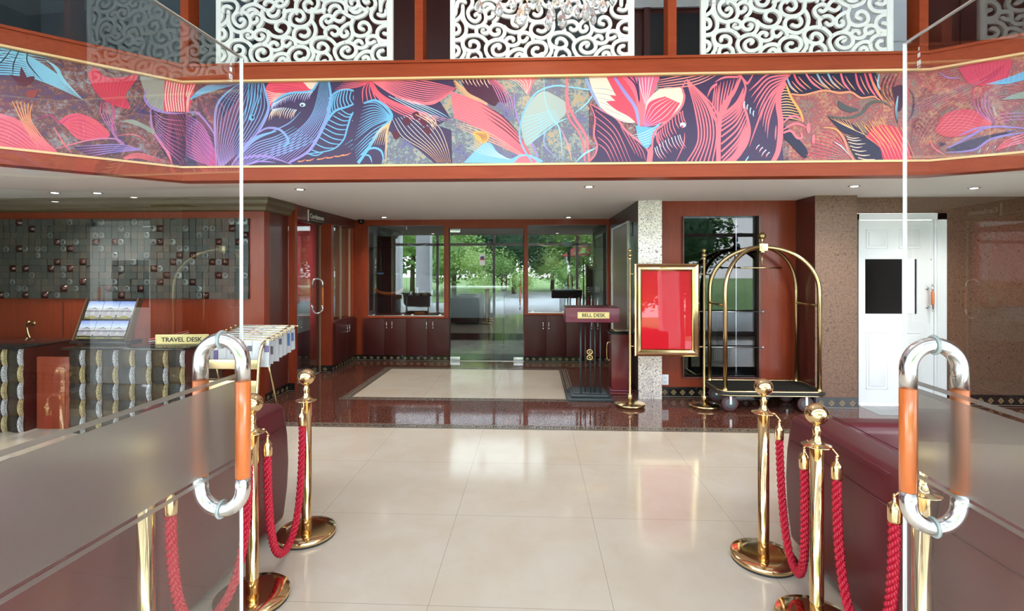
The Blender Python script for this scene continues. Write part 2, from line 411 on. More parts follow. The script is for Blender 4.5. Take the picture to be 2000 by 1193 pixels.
def text(body, size, mat, parent, loc, rot, name='lettering', depth=0.001, align='CENTER', sx=1.0):
    cu = bpy.data.curves.new(name, 'FONT'); cu.body = body; cu.size = size; cu.extrude = depth
    cu.align_x = align; cu.align_y = 'CENTER'; cu.offset = size*0.02
    tmp = bpy.data.objects.new('tmp_text', cu); C.objects.link(tmp)
    dg = bpy.context.evaluated_depsgraph_get(); dg.update()
    me = bpy.data.meshes.new_from_object(tmp.evaluated_get(dg)); bpy.data.objects.remove(tmp)
    me.materials.clear(); me.materials.append(M[mat])
    ob = bpy.data.objects.new(name, me); C.objects.link(ob)
    ob.parent = parent; ob.location = loc; ob.rotation_euler = rot; ob.scale = (sx, 1, 1)
    return ob
cY, sY = math.cos(YAW), math.sin(YAW)
def ray(px, py):
    X = (px-CXP)/FPX; Zd = (HOR-py)/FPX
    return Vector((-sY+X*cY, cY+X*sY, Zd))
def onY(px, py, Y):          # survey helper: where a sight line meets the wall plane y = Y
    r = ray(px, py); k = Y/r.y; return Vector((r.x*k, Y, EYE+r.z*k))
# ================================================================== SETTING
ZC = 2.34                       # soffit height
BW = 8.29                       # back wall
# floor: cream hall, red granite corridor, cream inset with key border
b = MB()
def q(b_, x0, x1, y0, y1, z, mat): b_.add([(x0, y0, z), (x1, y0, z), (x1, y1, z), (x0, y1, z)], [(0, 1, 2, 3)], mat)
q(b, -7, 7, 0.0, 4.815, 0, 'cream')
q(b, -7, 7, 4.815, 4.945, 0, 'keydark')
ix0, ix1, iy0, iy1 = -2.30, 0.50, 5.83, 7.74      # outer edge of inset border
q(b, -7, 7, 4.945, iy0, 0, 'granite'); q(b, -7, ix0, iy0, iy1, 0, 'granite'); q(b, ix1, 7, iy0, iy1, 0, 'granite'); q(b, -7, 7, iy1, 8.45, 0, 'granite')
q(b, ix0, ix1, iy0, iy1, 0, 'keydark')
q(b, -3.6, 1.5, 8.45, 14, 0, 'roomfloor'); q(b, -7, -3.15, 6.2, 8.45, 0.001, 'roomfloor')
q(b, ix0+.125, ix1-.125, iy0+.12, iy1-.12, 0.0008, 'cream')
q(b, 3.62, 4.62, 5.45, 5.875, 0.0012, 'roomfloor')
b.add([(-7, 0, -.1), (7, 0, -.1), (7, 14, -.1), (-7, 14, -.1), (-7, 0, -.002), (7, 0, -.002)], [(0, 1, 2, 3), (0, 1, 5, 4)], 'granite')
struct(b.build('floor', fixn=False))
# greek key strips
def keystrip(b_, x0, x1, y0, y1, along='x', unit=0.083):
    # rails plus repeated hooked keys, drawn as thin inlays
    L = (x1-x0) if along == 'x' else (y1-y0); W = (y1-y0) if along == 'x' else (x1-x0)
    n = max(1, int(L/unit)); u = L/n
    def r(a0, a1, c0, c1):
        if along == 'x': q(b_, x0+a0, x0+a1, y0+c0*W, y0+c1*W, 0.0016, 'keytan')
        else: q(b_, x0+c0*W, x0+c1*W, y0+a0, y0+a1, 0.0016, 'keytan')
    r(0, L, 0.0, 0.09); r(0, L, 0.91, 1.0)
    for i in range(n):
        o = i*u; k = u
        r(o, o+.12*k, .20, .80); r(o+.12*k, o+.86*k, .70, .80); r(o+.74*k, o+.86*k, .38, .70)
        r(o+.36*k, o+.74*k, .38, .47); r(o+.12*k, o+k, .20, .28)
b = MB()
keystrip(b, -7, 7, 4.815, 4.945)
keystrip(b, ix0, ix1, iy0, iy0+.12); keystrip(b, ix0, ix1, iy1-.12, iy1)
for (xa, xb) in ((ix0, ix0+.125), (ix1-.125, ix1)):
    for k in range(4): q(b, xa+.012+k*.031, xa+.024+k*.031, iy0+.12, iy1-.12, 0.0016, 'keytan')
    for k in range(24): q(b, xa+.045, xa+.075, iy0+.15+k*.068, iy0+.18+k*.068, 0.0018, 'keytan')
struct(b.build('floor_inlay', fixn=False))

# soffit (ceiling under the gallery) and gallery edge line
WL = (-3.20, 4.475); WR = (3.37, 4.475)
LE = (WL[0]-3.4*math.cos(R(43)), WL[1]-3.4*math.sin(R(43)))
RE = (WR[0]+4.0*math.cos(R(32)), WR[1]-4.0*math.sin(R(32)))
b = MB()
poly = [LE, WL, WR, RE, (7, RE[1]), (7, BW+.3), (-7, BW+.3), (-7, LE[1])]
b.prism(poly, ZC, ZC+.10, 'ceil')
struct(b.build('ceiling'))
# room behind the glass front
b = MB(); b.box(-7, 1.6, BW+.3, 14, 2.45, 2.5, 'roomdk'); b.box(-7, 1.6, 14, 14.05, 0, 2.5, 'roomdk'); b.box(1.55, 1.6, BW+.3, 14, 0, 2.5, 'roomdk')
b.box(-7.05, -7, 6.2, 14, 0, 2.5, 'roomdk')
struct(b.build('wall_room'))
# walls -------------------------------------------------------------
b = MB()   # back wall: cherry frame round two shop windows and a glass door
for x0, x1, z0, z1 in ((-3.3, -2.765, 0, ZC), (-2.765, 1.235, 2.245, ZC), (-2.765, -1.49, 0, .735), (-1.49, -1.412, 0, 2.245),
                       (-0.168, -0.10, 0, 2.245), (-0.10, 1.19, 0, .79), (1.19, 1.235, 0, 2.245), (-1.412, -.168, 2.195, 2.245)):
    b.box(x0, x1, BW, BW+.10, z0, z1, 'cherry')
b.box(-1.49, -1.478, BW-.012, BW, .73, 2.25, 'beam'); b.box(-2.765, -1.49, BW-.02, BW+.02, .71, .74, 'beam'); b.box(-.10, 1.19, BW-.02, BW+.02, .775, .80, 'beam')
struct(b.build('wall_back'))
# left side: cherry return beside the travel desk, jamb, door wall
b = MB()
b.box(-3.30, -3.07, 5.62, 6.17, 0, ZC, 'darkwood')
b.box(-3.065, -2.985, 6.17, 6.235, 0, ZC, 'cherry')
b.box(-3.12, -2.985, 6.235, BW, 2.19, ZC, 'darkwood')            # header
b.box(-3.16, -2.985, 7.30, 7.40, 0, 2.19, 'cherry')             # jamb facing the hall
b.box(-3.215, -3.16, 7.305, 7.40, 0, 2.19, 'darkwood')
b.box(-3.12, -2.985, 7.40, BW, 0, .735, 'darkwood')
b.box(-3.12, -2.985, 8.20, BW, .735, 2.19, 'cherry')
b.box(-3.45, -3.12, 8.22, 8.28, .735, 2.19, 'niche'); pass
struct(b.build('wall_left'))
b = MB()   # wall behind the travel desk
b.box(-7, -3.065, 5.60, 5.72, 0, ZC, 'cherry')
for xs in (-5.45, -5.05, -4.6): b.box(xs, xs+.012, 5.597, 5.60, 0, 1.15, 'darkwood')
struct(b.build('wall_desk'))
b = MB()   # silver papered pier and its dark flank
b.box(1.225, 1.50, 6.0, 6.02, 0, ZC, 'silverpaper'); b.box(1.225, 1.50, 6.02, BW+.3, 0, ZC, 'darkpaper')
b.box(1.50, 3.10, 6.095, 6.12, 0, .25, 'cherry'); b.box(1.50, 1.76, 6.095, 6.12, .25, ZC, 'cherry')
b.box(2.66, 3.10, 6.095, 6.12, .25, ZC, 'cherry'); b.box(1.76, 2.66, 6.095, 6.12, 2.16, ZC, 'cherry')
b.box(1.76, 1.775, 6.06, 6.40, .25, 2.16, 'darkwood'); b.box(2.645, 2.66, 6.06, 6.40, .25, 2.16, 'darkwood'); b.box(1.76, 2.66, 6.06, 6.40, .235, .25, 'darkwood')
struct(b.build('wall_alcove'))
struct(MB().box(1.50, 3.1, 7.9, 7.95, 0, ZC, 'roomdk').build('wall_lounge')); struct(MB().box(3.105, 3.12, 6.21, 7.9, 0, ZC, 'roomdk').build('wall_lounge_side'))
b = MB(); q(b, 1.5, 3.1, 6.12, 7.9, 0.002, 'roomfloor'); struct(b.build('floor_lounge', fixn=False))
b = MB()
b.box(3.085, 3.105, 5.70, 6.10, 0, ZC, 'darkwood')
b.box(3.105, 3.535, 5.684, 6.2, 0, ZC, 'brownpaper')
b.box(3.085, 3.105, 5.684, 5.70, 0, ZC, 'brownpaper')
b.box(3.535, 3.65, 5.87, 6.0, 0, ZC, 'brownpaper'); b.box(4.60, 7, 5.87, 6.0, 0, ZC, 'brownpaper'); b.box(3.65, 4.60, 5.87, 6.0, 2.16, ZC, 'brownpaper')
struct(b.build('wall_right'))
b = MB(); b.box(-7.1, -7, 0.6, 9, 0, 5.6, 'roomgrey'); b.box(7, 7.1, 0.6, 9, 0, 5.6, 'brownpaper'); struct(b.build('wall_side'))

# baseboards with diamond inlays --------------------------------------
def diamonds(b_, p0, p1, z0, z1, step=0.105, off=0.006):
    p0 = Vector(p0); p1 = Vector(p1); L = (p1-p0).length; d = (p1-p0)/L; n = Vector((d.y, -d.x))
    k = int(L/step)
    for i in range(k):
        c = p0+d*(L*(i+.5)/k)+n*off; h = (z1-z0)
        zc = (z0+z1)/2; hw, hh = .034, h*.27
        def oct(f, o): return [(c.x+d.x*a*hw*f+n.x*o, c.y+d.y*a*hw*f+n.y*o, zc+e*hh*f) for a, e in ((-1, 0), (-.45, -.6), (0, -1), (.45, -.6), (1, 0), (.45, .6), (0, 1), (-.45, .6))]
        b_.add(oct(1, .001), [tuple(range(8))], 'tile_tan'); b_.add(oct(.45, .002), [tuple(range(8))], 'keydark'); b_.add(oct(.2, .003), [tuple(range(8))], 'tile_tan')
def baseboard(name, segs, h=.105):
    b_ = MB()
    for (x0, y0), (x1, y1) in segs:
        d = Vector((x1-x0, y1-y0)).normalized(); n = Vector((d.y, -d.x))
        c = Vector(((x0+x1)/2, (y0+y1)/2))+n*.004; L = math.hypot(x1-x0, y1-y0)
        b_.obox((c.x, c.y, h/2), ((d.x, d.y, 0), (n.x, n.y, 0), (0, 0, 1)), (L/2, .006, h/2), 'blackgl')
        q1 = c+n*.007
        b_.obox((q1.x, q1.y, .012), ((d.x, d.y, 0), (n.x, n.y, 0), (0, 0, 1)), (L/2, .001, .0025), 'keytan')
        diamonds(b_, (x0, y0), (x1, y1), .0, h, off=.011)
    struct(b_.build(name, fixn=False))
baseboard('baseboard_back', [((-2.985, BW), (-1.412, BW)), ((-.168, BW), (1.225, BW))], .095)
baseboard('baseboard_left', [((-3.07, 5.62), (-3.07, 6.17)), ((-3.065, 6.17), (-2.985, 6.17)), ((-3.16, 7.30), (-2.985, 7.30)), ((-2.985, 7.30), (-2.985, BW))], .105)
baseboard('baseboard_right', [((1.50, 6.095), (3.085, 6.095)), ((3.085, 6.095), (3.085, 5.684)), ((3.085, 5.684), (3.535, 5.684)), ((4.60, 5.87), (7, 5.87))], .125)
baseboard('baseboard_pier', [((1.225, BW), (1.225, 6.0))], .105)
# cornice over the travel desk
prof = [(0, 2.34), (-.10, 2.34), (-.10, 2.315), (-.085, 2.31), (-.075, 2.27), (-.045, 2.235), (-.035, 2.20), (-.02, 2.19), (0, 2.185)]
b = MB()
v = [];
for (a, z) in prof: v.append((-7, 5.60+a, z))
for (a, z) in prof: v.append((-3.065-a, 5.60+a, z))
for (a, z) in prof: v.append((-3.065-a, 6.17, z))
n = len(prof); f = []
for s_ in (0, 1):
    for i in range(n-1): f.append((s_*n+i, s_*n+i+1, (s_+1)*n+i+1, (s_+1)*n+i))
b.add(v, f, 'olive', False); struct(b.build('trim_1'))

# ================================================================== GALLERY
def path_quads(b_, pts, z0, z1, out, mat, back=0.12):
    # beam following the gallery edge, front face pushed out by `out`
    P = [Vector(p) for p in pts]
    N = []
    for i in range(len(P)-1):
        d = (P[i+1]-P[i]).normalized(); N.append(Vector((d.y, -d.x)))
    def off(i, o):
        if i == 0: return P[0]+N[0]*o
        if i == len(P)-1: return P[-1]+N[-1]*o
        a = (N[i-1]+N[i]).normalized(); return P[i]+a*(o/max(.2, a.dot(N[i])))
    v = []
    for i in range(len(P)):
        f_, k_ = off(i, out), off(i, -back)
        v += [(f_.x, f_.y, z0), (f_.x, f_.y, z1), (k_.x, k_.y, z1), (k_.x, k_.y, z0)]
    fs = []
    for i in range(len(P)-1):
        a = i*4; c = a+4
        fs += [(a, c, c+1, a+1), (a+1, c+1, c+2, a+2), (a+2, c+2, c+3, a+3), (a+3, c+3, c, a)]
    b_.add(v, fs, mat)
EDGE = [LE, WL, WR, RE]
ZM0, ZM1 = 2.462, 3.222          # mural band
b = MB(); path_quads(b, EDGE, ZC, ZM0-.012, .03, 'beam'); path_quads(b, EDGE, ZC-.006, ZC+.012, .042, 'beam'); struct(b.build('trim_2'))
b = MB(); path_quads(b, EDGE, ZM1+.014, 3.365, .03, 'beam'); path_quads(b, EDGE, 3.365, 3.385, .05, 'beam', .25); path_quads(b, EDGE, 3.385, 3.40, .02, 'beam', .25); struct(b.build('trim_3'))
b = MB(); path_quads(b, EDGE, ZM0-.014, ZM0+.004, .045, 'goldtrim'); path_quads(b, EDGE, ZM1, ZM1+.018, .045, 'goldtrim'); struct(b.build('trim_4'))
# gallery floor slab, upper walls, roof
b = MB()
b.prism([(x, y+.12) for x, y in (LE, WL, WR, RE)]+[(7, RE[1]), (7, 9), (-7, 9), (-7, LE[1])], 2.50, 2.60, 'roomdk')
struct(b.build('floor_upper'))
b = MB(); b.box(-7, 7, 6.9, 7.0, 2.6, 5.6, 'darkwood')
for x in (-6, -4.4, -2.2, -.3, 1.62, 3.0, 5.6): b.box(x, x+.03, 6.88, 6.9, 2.6, 5.2, 'brownwall')
b.box(-7, -3.9, 6.86, 6.9, 2.6, 5.6, 'roomgrey'); b.box(.15, .95, 6.86, 6.88, 3.0, 5.6, 'roomgrey'); b.box(-2.35, -2.05, 6.86, 6.88, 3.0, 4.6, 'roomgrey')
struct(b.build('wall_upper'))
b = MB(); b.box(-7, 7, .55, 7, 5.6, 5.7, 'ceil'); struct(b.build('ceiling_upper'))
# upper doors
b = MB(); b.box(1.55, 2.35, 6.84, 6.87, 2.6, 4.95, 'black'); b.box(1.47, 1.55, 6.82, 6.87, 2.6, 5.03, 'darkwood'); b.box(2.35, 2.43, 6.82, 6.87, 2.6, 5.03, 'darkwood'); b.box(1.3, 2.6, 6.83, 6.87, 5.03, 5.6, 'whitelac')
struct(b.build('door_4'))
b = MB(); b.box(4.05, 5.05, 6.82, 6.87, 4.32, 5.6, 'white')
for x in (4.15, 4.6): b.box(x, x+.35, 6.80, 6.83, 4.5, 5.3, 'white', .015)
b.box(4.05, 5.05, 6.82, 6.87, 2.6, 4.32, 'roomdk')
struct(b.build('door_5'))
# gallery posts (each its own)
for x, lab in ((-3.235, 'cherry gallery post left of the leftmost white fretwork screen'), (-1.045, 'cherry gallery post between the left and middle fretwork screens'),
               (1.223, 'cherry gallery post between the middle and right fretwork screens'), (3.38, 'cherry gallery post right of the rightmost fretwork screen')):
    b = MB(); b.box(x-.038, x+.038, 4.53, 4.68, 3.40, 5.6, 'beam')
    o = b.build('gallery_post', props={'kind': 'structure'})
for x in (-3.6, -0.55, 1.55):
    pass
# entrance front behind the camera: white aluminium frame and side glass
b = MB()
for x in (-6.9, -5, -3.1, -1.28, 1.36, 3.1, 5, 6.9): b.box(x-.04, x+.04, .55, .62, 0, 5.6, 'white')
for z in (2.24, 4.0, 5.55): b.box(-7, 7, .55, .62, z, z+.08, 'white')
b.box(-7, -1.3, .55, .62, 0, .1, 'white'); b.box(1.4, 7, .55, .62, 0, .1, 'white')
fr = struct(b.build('window_1'))
for x0, x1 in ((-6.9, -5), (-5, -3.1), (-3.1, -1.28), (1.36, 3.1), (3.1, 5), (5, 6.9)): MB().box(x0+.04, x1-.04, .585, .591, .1, 2.24).build('pane', 'glass', fr)
for x0, x1 in ((-6.9, -5), (-5, -3.1), (-3.1, -1.28), (-1.28, 1.36), (1.36, 3.1), (3.1, 5), (5, 6.9)): MB().box(x0+.04, x1-.04, .585, .591, 2.32, 4.0).build('pane', 'glass', fr)
struct(MB().box(-7, 7, .57, .60, 4.15, 5.6, 'ceil').build('wall_skyblock'))  # unseen solid wall, added to keep sky light off the upper gallery
struct(MB().box(-8, 8, -3.4, .5, 3.05, 3.17, 'white').build('ceiling_porch'))
# ------------------------------------------------------------------ door_2: white panelled door in the right wall
b = MB()
D0, D1 = 3.65, 4.60
b.box(D0, D0+.02, 5.845, 5.88, 0, 2.155, 'white'); b.box(4.50, D1, 5.835, 5.88, 0, 2.155, 'white'); b.box(D0, D1, 5.835, 5.88, 2.085, 2.155, 'white')
b.box(4.48, 4.515, 5.85, 5.9, 0, 2.10, 'white', .004)
fr = struct(b.build('door_2'))
b = MB(); Y0 = 5.862
lx0, lx1 = 3.67, 4.475
wx0, wx1, wz0, wz1 = 3.732, 4.297, 1.026, 1.643
b.box(lx0, wx0, Y0, Y0+.035, .02, 2.08, 'white'); b.box(wx1, lx1, Y0, Y0+.035, .02, 2.08, 'white')
b.box(wx0, wx1, Y0, Y0+.035, .02, wz0, 'white'); b.box(wx0, wx1, Y0, Y0+.035, wz1, 2.08, 'white')
def panel(x0, x1, z0, z1):
    for a0, a1, c0, c1 in ((x0, x1, z0, z0+.012), (x0, x1, z1-.012, z1), (x0, x0+.012, z0, z1), (x1-.012, x1, z0, z1)): b.box(a0, a1, Y0-.006, Y0, c0, c1, 'white', .003)
    b.box(x0+.03, x1-.03, Y0-.008, Y0, z0+.03, z1-.03, 'white', .006)
panel(3.74, 3.98, 1.76, 1.98); panel(4.10, 4.34, 1.76, 1.98); panel(3.74, 3.98, .18, .82); panel(4.10, 4.34, .18, .82)
lf = b.build('door_leaf', parent=fr)
b = MB(); b.box(wx0, wx1, Y0+.012, Y0+.018, wz0, wz1); b.build('pane', 'darkglass', fr)
b = MB(); b.box(wx0-.05, wx1+.05, Y0+.30, Y0+.31, wz0-.3, wz1+.05, 'roomdk'); b.build('dark_lining', None, fr)
b = MB(); hx = 4.425
b.tube([(hx, Y0-.055, 1.06), (hx, Y0-.055, 1.37)], .009, 12, mat='chrome')
for z in (1.07, 1.36): b.sphere((hx, Y0-.055, z), .012, 'chrome', 12, 8)
for z in (1.105, 1.315): b.tube([(hx, Y0-.055, z), (hx-.02, Y0, z)], .008, 10, mat='chrome'); b.lathe([(.018, 0), (.018, .008)], (hx-.02, Y0-.008, z), 14, 'chrome', 'y')
h = b.build('door_handle', parent=fr)
b = MB(); b.lathe([(.012, 1.13), (.016, 1.15), (.017, 1.21), (.016, 1.27), (.012, 1.29)], (hx, Y0-.055, 0), 14, 'orangewood'); b.build('wooden_grip', parent=h)
b = MB(); b.box(-.009+4.45, 4.459, Y0-.002, Y0, 1.63, 1.648, 'steel'); b.build('lock', parent=fr)
# ------------------------------------------------------------------ glass door in the back wall
fr = struct(MB().box(-1.412, -.168, BW+.02, BW+.05, 0, .006, 'steel').build('door_1'))
MB().box(-1.395, -.18, BW+.03, BW+.042, .012, 2.188).build('pane', 'shopglass', fr)
b = MB()
for x0, x1, z0, z1 in ((-1.40, -1.23, 2.13, 2.19), (-1.395, -1.23, .008, .065), (-.34, -.18, .008, .065)): b.box(x0, x1, BW+.022, BW+.05, z0, z1, 'steel', .002)
b.build('patch_fitting', parent=fr)
b = MB(); b.box(-1.412, -1.392, BW+.02, BW+.05, 0, 2.19, 'black'); b.box(-1.41, -.17, BW+.02, BW+.05, 2.188, 2.198, 'black'); b.build('gasket', parent=fr)
def ring_handle(parent, c, n, w, zt, zb, gz1, gz0, r, thing_name='pull_handle', wood_='orangewood', seg=14, wb=None):
    """stadium shaped pull through the glass at c (x,y), n = unit normal of the glass in plan, w = half width"""
    n = Vector((n[0], n[1], 0)).normalized(); c = Vector((c[0], c[1], 0)); Rr = w
    top = [c+n*(-w*math.cos(a))+Vector((0, 0, zt-Rr+Rr*math.sin(a))) for a in [PI*i/24 for i in range(25)]]
    top = [c-n*w+Vector((0, 0, gz1))]+top+[c+n*w+Vector((0, 0, gz1))]
    bot = [Vector((p.x, p.y, zb+zt-p.z)) for p in top]
    bot[0].z = gz0; bot[-1].z = gz0
    b1 = MB(); b1.tube(top, r, seg*2, mat='chrome'); b1.tube(bot, r, seg*2, mat='chrome'); h_ = b1.build(thing_name, parent=parent)
    for sg in (-1, 1):
        b2 = MB(); p = c+n*(w*sg); rr = r*1.03
        b2.lathe([(rr*.9, gz0), (rr, gz0+.002), (rr, gz1-.002), (rr*.9, gz1)], (p.x, p.y, 0), seg*2, wood_); b2.build('wooden_grip', parent=h_)
    if wb:
        for z in (zt, zb):
            b2 = MB()
            for sg in (0,):
                ctr = c+n*(sg*.011); pts = [ctr+Vector((-n.y, n.x, 0))*(math.cos(a)*r*1.12)+Vector((0, 0, z+math.sin(a)*r*1.12)) for a in [2*PI*i/24 for i in range(24)]]
                b2.tube(pts, .0045, 8, True, wb)
            b2.build('washer', parent=h_)
    return h_
ring_handle(fr, (-.235, BW+.036), (0, 1), .035, 1.40, .86, 1.24, .98, .011)
tagm = MB(); tagm.box(-.905, -.81, BW+.018, BW+.02, 1.585, 1.765, 'white', .0); st = tagm.build('sticker', parent=fr)
b = MB(); b.lathe([(.034, 0), (.034, .002)], (-.857, BW+.015, 1.705), 28, 'blue', 'y'); b.lathe([(.024, 0), (.024, .001)], (-.857, BW+.0135, 1.71), 24, 'paperviolet', 'y'); b.box(-.898, -.816, BW+.0145, BW+.016, 1.668, 1.69, 'paperred'); b.build('badge', parent=st)
text('AWARD', .018, 'signwhite', fr, (-.857, BW+.012, 1.705), (PI/2, 0, 0)) if False else None
# shop windows
for nm, x0, x1, z0, lab in (('window_2', -2.765, -1.49, .74, ''), ('window_3', -.10, 1.19, .80, '')):
    fr = struct(MB().box(x0, x1, BW+.0, BW+.012, z0, z0+.012, 'steel').build(nm))
    xm = (x0+x1)/2
    MB().box(x0, xm, BW+.03, BW+.036, z0, 2.245).build('pane', 'shopglass', fr)
    MB().box(xm, x1, BW+.042, BW+.048, z0, 2.245).build('pane', 'shopglass', fr)
    b = MB()
    for xx in (x0+.08, xm-.06, xm+.10, x1-.07): b.box(xx-.022, xx+.022, BW+.005, BW+.03, z0+.004, z0+.028, 'chrome', .004)
    b.build('clip', parent=fr)
    b = MB(); b.box(x0, x1, BW+.10, BW+.50, z0-.03, z0, 'cherry'); b.box(x0-.02, x0, BW+.1, BW+.5, z0, 2.245, 'roomdk'); b.build('niche_shelf', parent=fr)
# side display window in the left wall
fr = struct(MB().box(-2.99, -2.98, 7.40, 8.20, .735, .75, 'darkwood').build('window_4'))
MB().box(-3.05, -3.044, 7.40, 7.80, .74, 2.19).build('pane', 'shopglass', fr)
MB().box(-3.05, -3.044, 7.80, 8.20, .74, 2.19).build('pane', 'glass', fr)
b = MB(); b.box(-3.06, -3.03, 7.79, 7.81, .74, 2.19, 'tan'); b.box(-3.06, -3.03, 8.185, 8.20, .74, 2.19, 'tan'); b.build('glazing_bar', parent=fr)
# glass restaurant door on the left
fr = struct(MB().box(-3.16, -3.13, 6.25, 7.3, 2.17, 2.19, 'darkwood').build('door_3'))
MB().box(-3.152, -3.142, 6.26, 7.29, .02, 2.17).build('pane', 'shopglass', fr)
b = MB(); b.box(-3.156, -3.138, 7.275, 7.292, .02, 2.17, 'tan'); b.build('edge_strip', parent=fr)
ring_handle(fr, (-3.147, 7.20), (1, 0), .075, 1.385, .88, 1.26, 1.00, .014)
# framed niche in the dark flank of the pier
fr = struct(MB().box(1.19, 1.225, 7.82, 7.87, 0, 2.15, 'whitelac').box(1.205, 1.225, 6.60, 6.62, 0, 2.15, 'steel').box(1.20, 1.225, 6.62, 7.82, 2.12, 2.15, 'steel').build('door_6'))
MB().box(1.212, 1.222, 6.62, 7.82, .01, 2.12, 'brownpaper').build('door_leaf', None, fr)
# ================================================================== MURAL (printed band on the gallery front)
def wingplane(A, Bp):
    A = Vector(A); Bp = Vector(Bp); d = (Bp-A).normalized(); return A, Vector((d.y, -d.x))
PLN = {'m': wingplane(WL, WR), 'l': wingplane(LE, WL), 'r': wingplane(WR, RE)}
PLX0, PLX1 = 362.7, 1807.0
def mur(px, py, lay):
    k = 'l' if px < PLX0 else ('r' if px > PLX1 else 'm')
    A, n = PLN[k]; r = ray(px, py); t_ = (A.x*n.x+A.y*n.y)/(r.x*n.x+r.y*n.y)
    return Vector((r.x*t_+n.x*lay, r.y*t_+n.y*lay, EYE+r.z*t_))
FR = {'A': (350, 130, .18), 'B': (700, 130, .18), 'C': (1050, 130, .18), 'D': (1400, 130, .18), 'E': (0, 80, .2179), 'G': (1750, 80, .218)}
def lin(r, g, b_): return tuple(.84*(c/255.0)**2.2 for c in (r, g, b_))
NV, NV2, BL, CO, PK, VI = lin(66, 48, 84), lin(30, 26, 62), lin(110, 178, 222), lin(232, 78, 100), lin(255, 118, 132), lin(160, 130, 205)
PE, OR, DR, GY, CR, MG = lin(250, 190, 160), lin(246, 170, 92), lin(92, 26, 52), lin(160, 158, 150), lin(252, 214, 198), lin(205, 50, 120)
LB, WB_, MV = lin(150, 205, 226), lin(205, 225, 240), lin(110, 40, 92)
mb = MB(); LAY = [0.002]
FRM = ['A']
def px_(p): f = FR[FRM[0]]; return (f[0]+p[0]*f[2], f[1]+p[1]*f[2])
def nl(): LAY[0] += 0.000008; return LAY[0]
def poly(pts, col, mat='muralpaint', smooth=6):
    pp = [px_(p) for p in (crv(list(pts)+[pts[0]], smooth)[:-1] if smooth else pts)]
    tri = tessellate_polygon([[Vector((a, b_, 0)) for a, b_ in pp]])
    l = nl(); mb.add([mur(a, b_, l) for a, b_ in pp], [tuple(t_) for t_ in tri], mat, cols=[col]*len(pp))
def stroke(pts, w_, c0, c1=None, taper=(0.25, 0.15), raw=False, n=7):
    if not raw and len(pts) < 3: pts = [pts[0], ((pts[0][0]+pts[1][0])/2, (pts[0][1]+pts[1][1])/2), pts[1]]
    c1 = c1 or c0; P = pts if raw else crv(pts, n); P = [Vector((*px_(p), 0)) for p in P]; N = len(P); k = FR[FRM[0]][2]
    l = nl(); vs = []; cs = []
    for i, p in enumerate(P):
        d = (P[min(i+1, N-1)]-P[max(i-1, 0)]); d = d.normalized() if d.length > 1e-6 else Vector((1, 0, 0))
        s = i/(N-1); ww = w_*k*.5*(taper[0]+(1-taper[0])*min(1, s*3))*(taper[1]+(1-taper[1])*min(1, (1-s)*3))
        nn = Vector((-d.y, d.x, 0))*max(ww, .28)
        col = tuple(a+(b_-a)*s for a, b_ in zip(c0, c1))
        for e in (-1, 1): qv = p+nn*e; vs.append(mur(qv.x, qv.y, l)); cs.append(col)
    mb.add(vs, [(2*i, 2*i+1, 2*i+3, 2*i+2) for i in range(N-1)], 'muralpaint', cols=cs)
def fan(A, B_, n, w_, c0, c1=None, fill=None, taper=(0.6, 0.12), ends=True):
    a = crv(A, 7); b_ = crv(B_, 7)
    m_ = max(len(a), len(b_))
    def rs(P, s):
        x = s*(len(P)-1); i = min(int(x), len(P)-2); return P[i].lerp(P[i+1], x-i)
    a = [rs(a, i/(m_-1)) for i in range(m_)]; b_ = [rs(b_, i/(m_-1)) for i in range(m_)]
    w_ *= .72
    if fill:
        l = nl(); pa = [px_(p) for p in a]; pb = [px_(p) for p in b_]
        vs = [];
        for p, r_ in zip(pa, pb): vs += [mur(*p, l), mur(*r_, l)]
        mb.add(vs, [(2*i, 2*i+1, 2*i+3, 2*i+2) for i in range(m_-1)], 'muralpaint', cols=[fill]*len(vs))
    for i in range(n):
        u = i/max(1, n-1) if ends else (i+.5)/n
        stroke([p.lerp(r_, u) for p, r_ in zip(a, b_)], w_, c0, c1, taper, raw=True)
def comb(path, d, n, w_, c0, c1=None):
    P = crv(path, 8)
    for i in range(n):
        x = i/(n-1)*(len(P)-1); j = min(int(x), len(P)-2); p = P[j].lerp(P[j+1], x-j)
        f = random.uniform(.75, 1.15); e = p+Vector(d)*f; mid = p.lerp(e, .5)+Vector((-d[1], d[0]))*.08
        stroke([p, mid, e], w_, c0, c1, (1, .1), n=3)
def eye(c, rx, ry, col):
    poly([(c[0]+rx*math.cos(a), c[1]+ry*math.sin(a)) for a in [2*PI*i/10 for i in range(10)]], col, smooth=2)
# background print, three grounds
def ground(px0, px1, mat, lay=0.001):
    for a, c in ((px0, px1),):
        n = 6; v = []
        for i in range(n+1):
            p = mur(min(max(a+(c-a)*i/n, a+.01), c-.01), 240, lay); v += [(p.x, p.y, ZM0-.01), (p.x, p.y, ZM1+.01)]
        mb.add(v, [(2*i, 2*i+2, 2*i+3, 2*i+1) for i in range(n)], mat)
ground(-420, PLX0, 'speck'); ground(PLX0, 745, 'speck'); ground(745, 1150, 'speckl'); ground(1150, 1540, 'speck'); ground(1540, PLX1, 'speckr'); ground(PLX1, 2400, 'speckr')
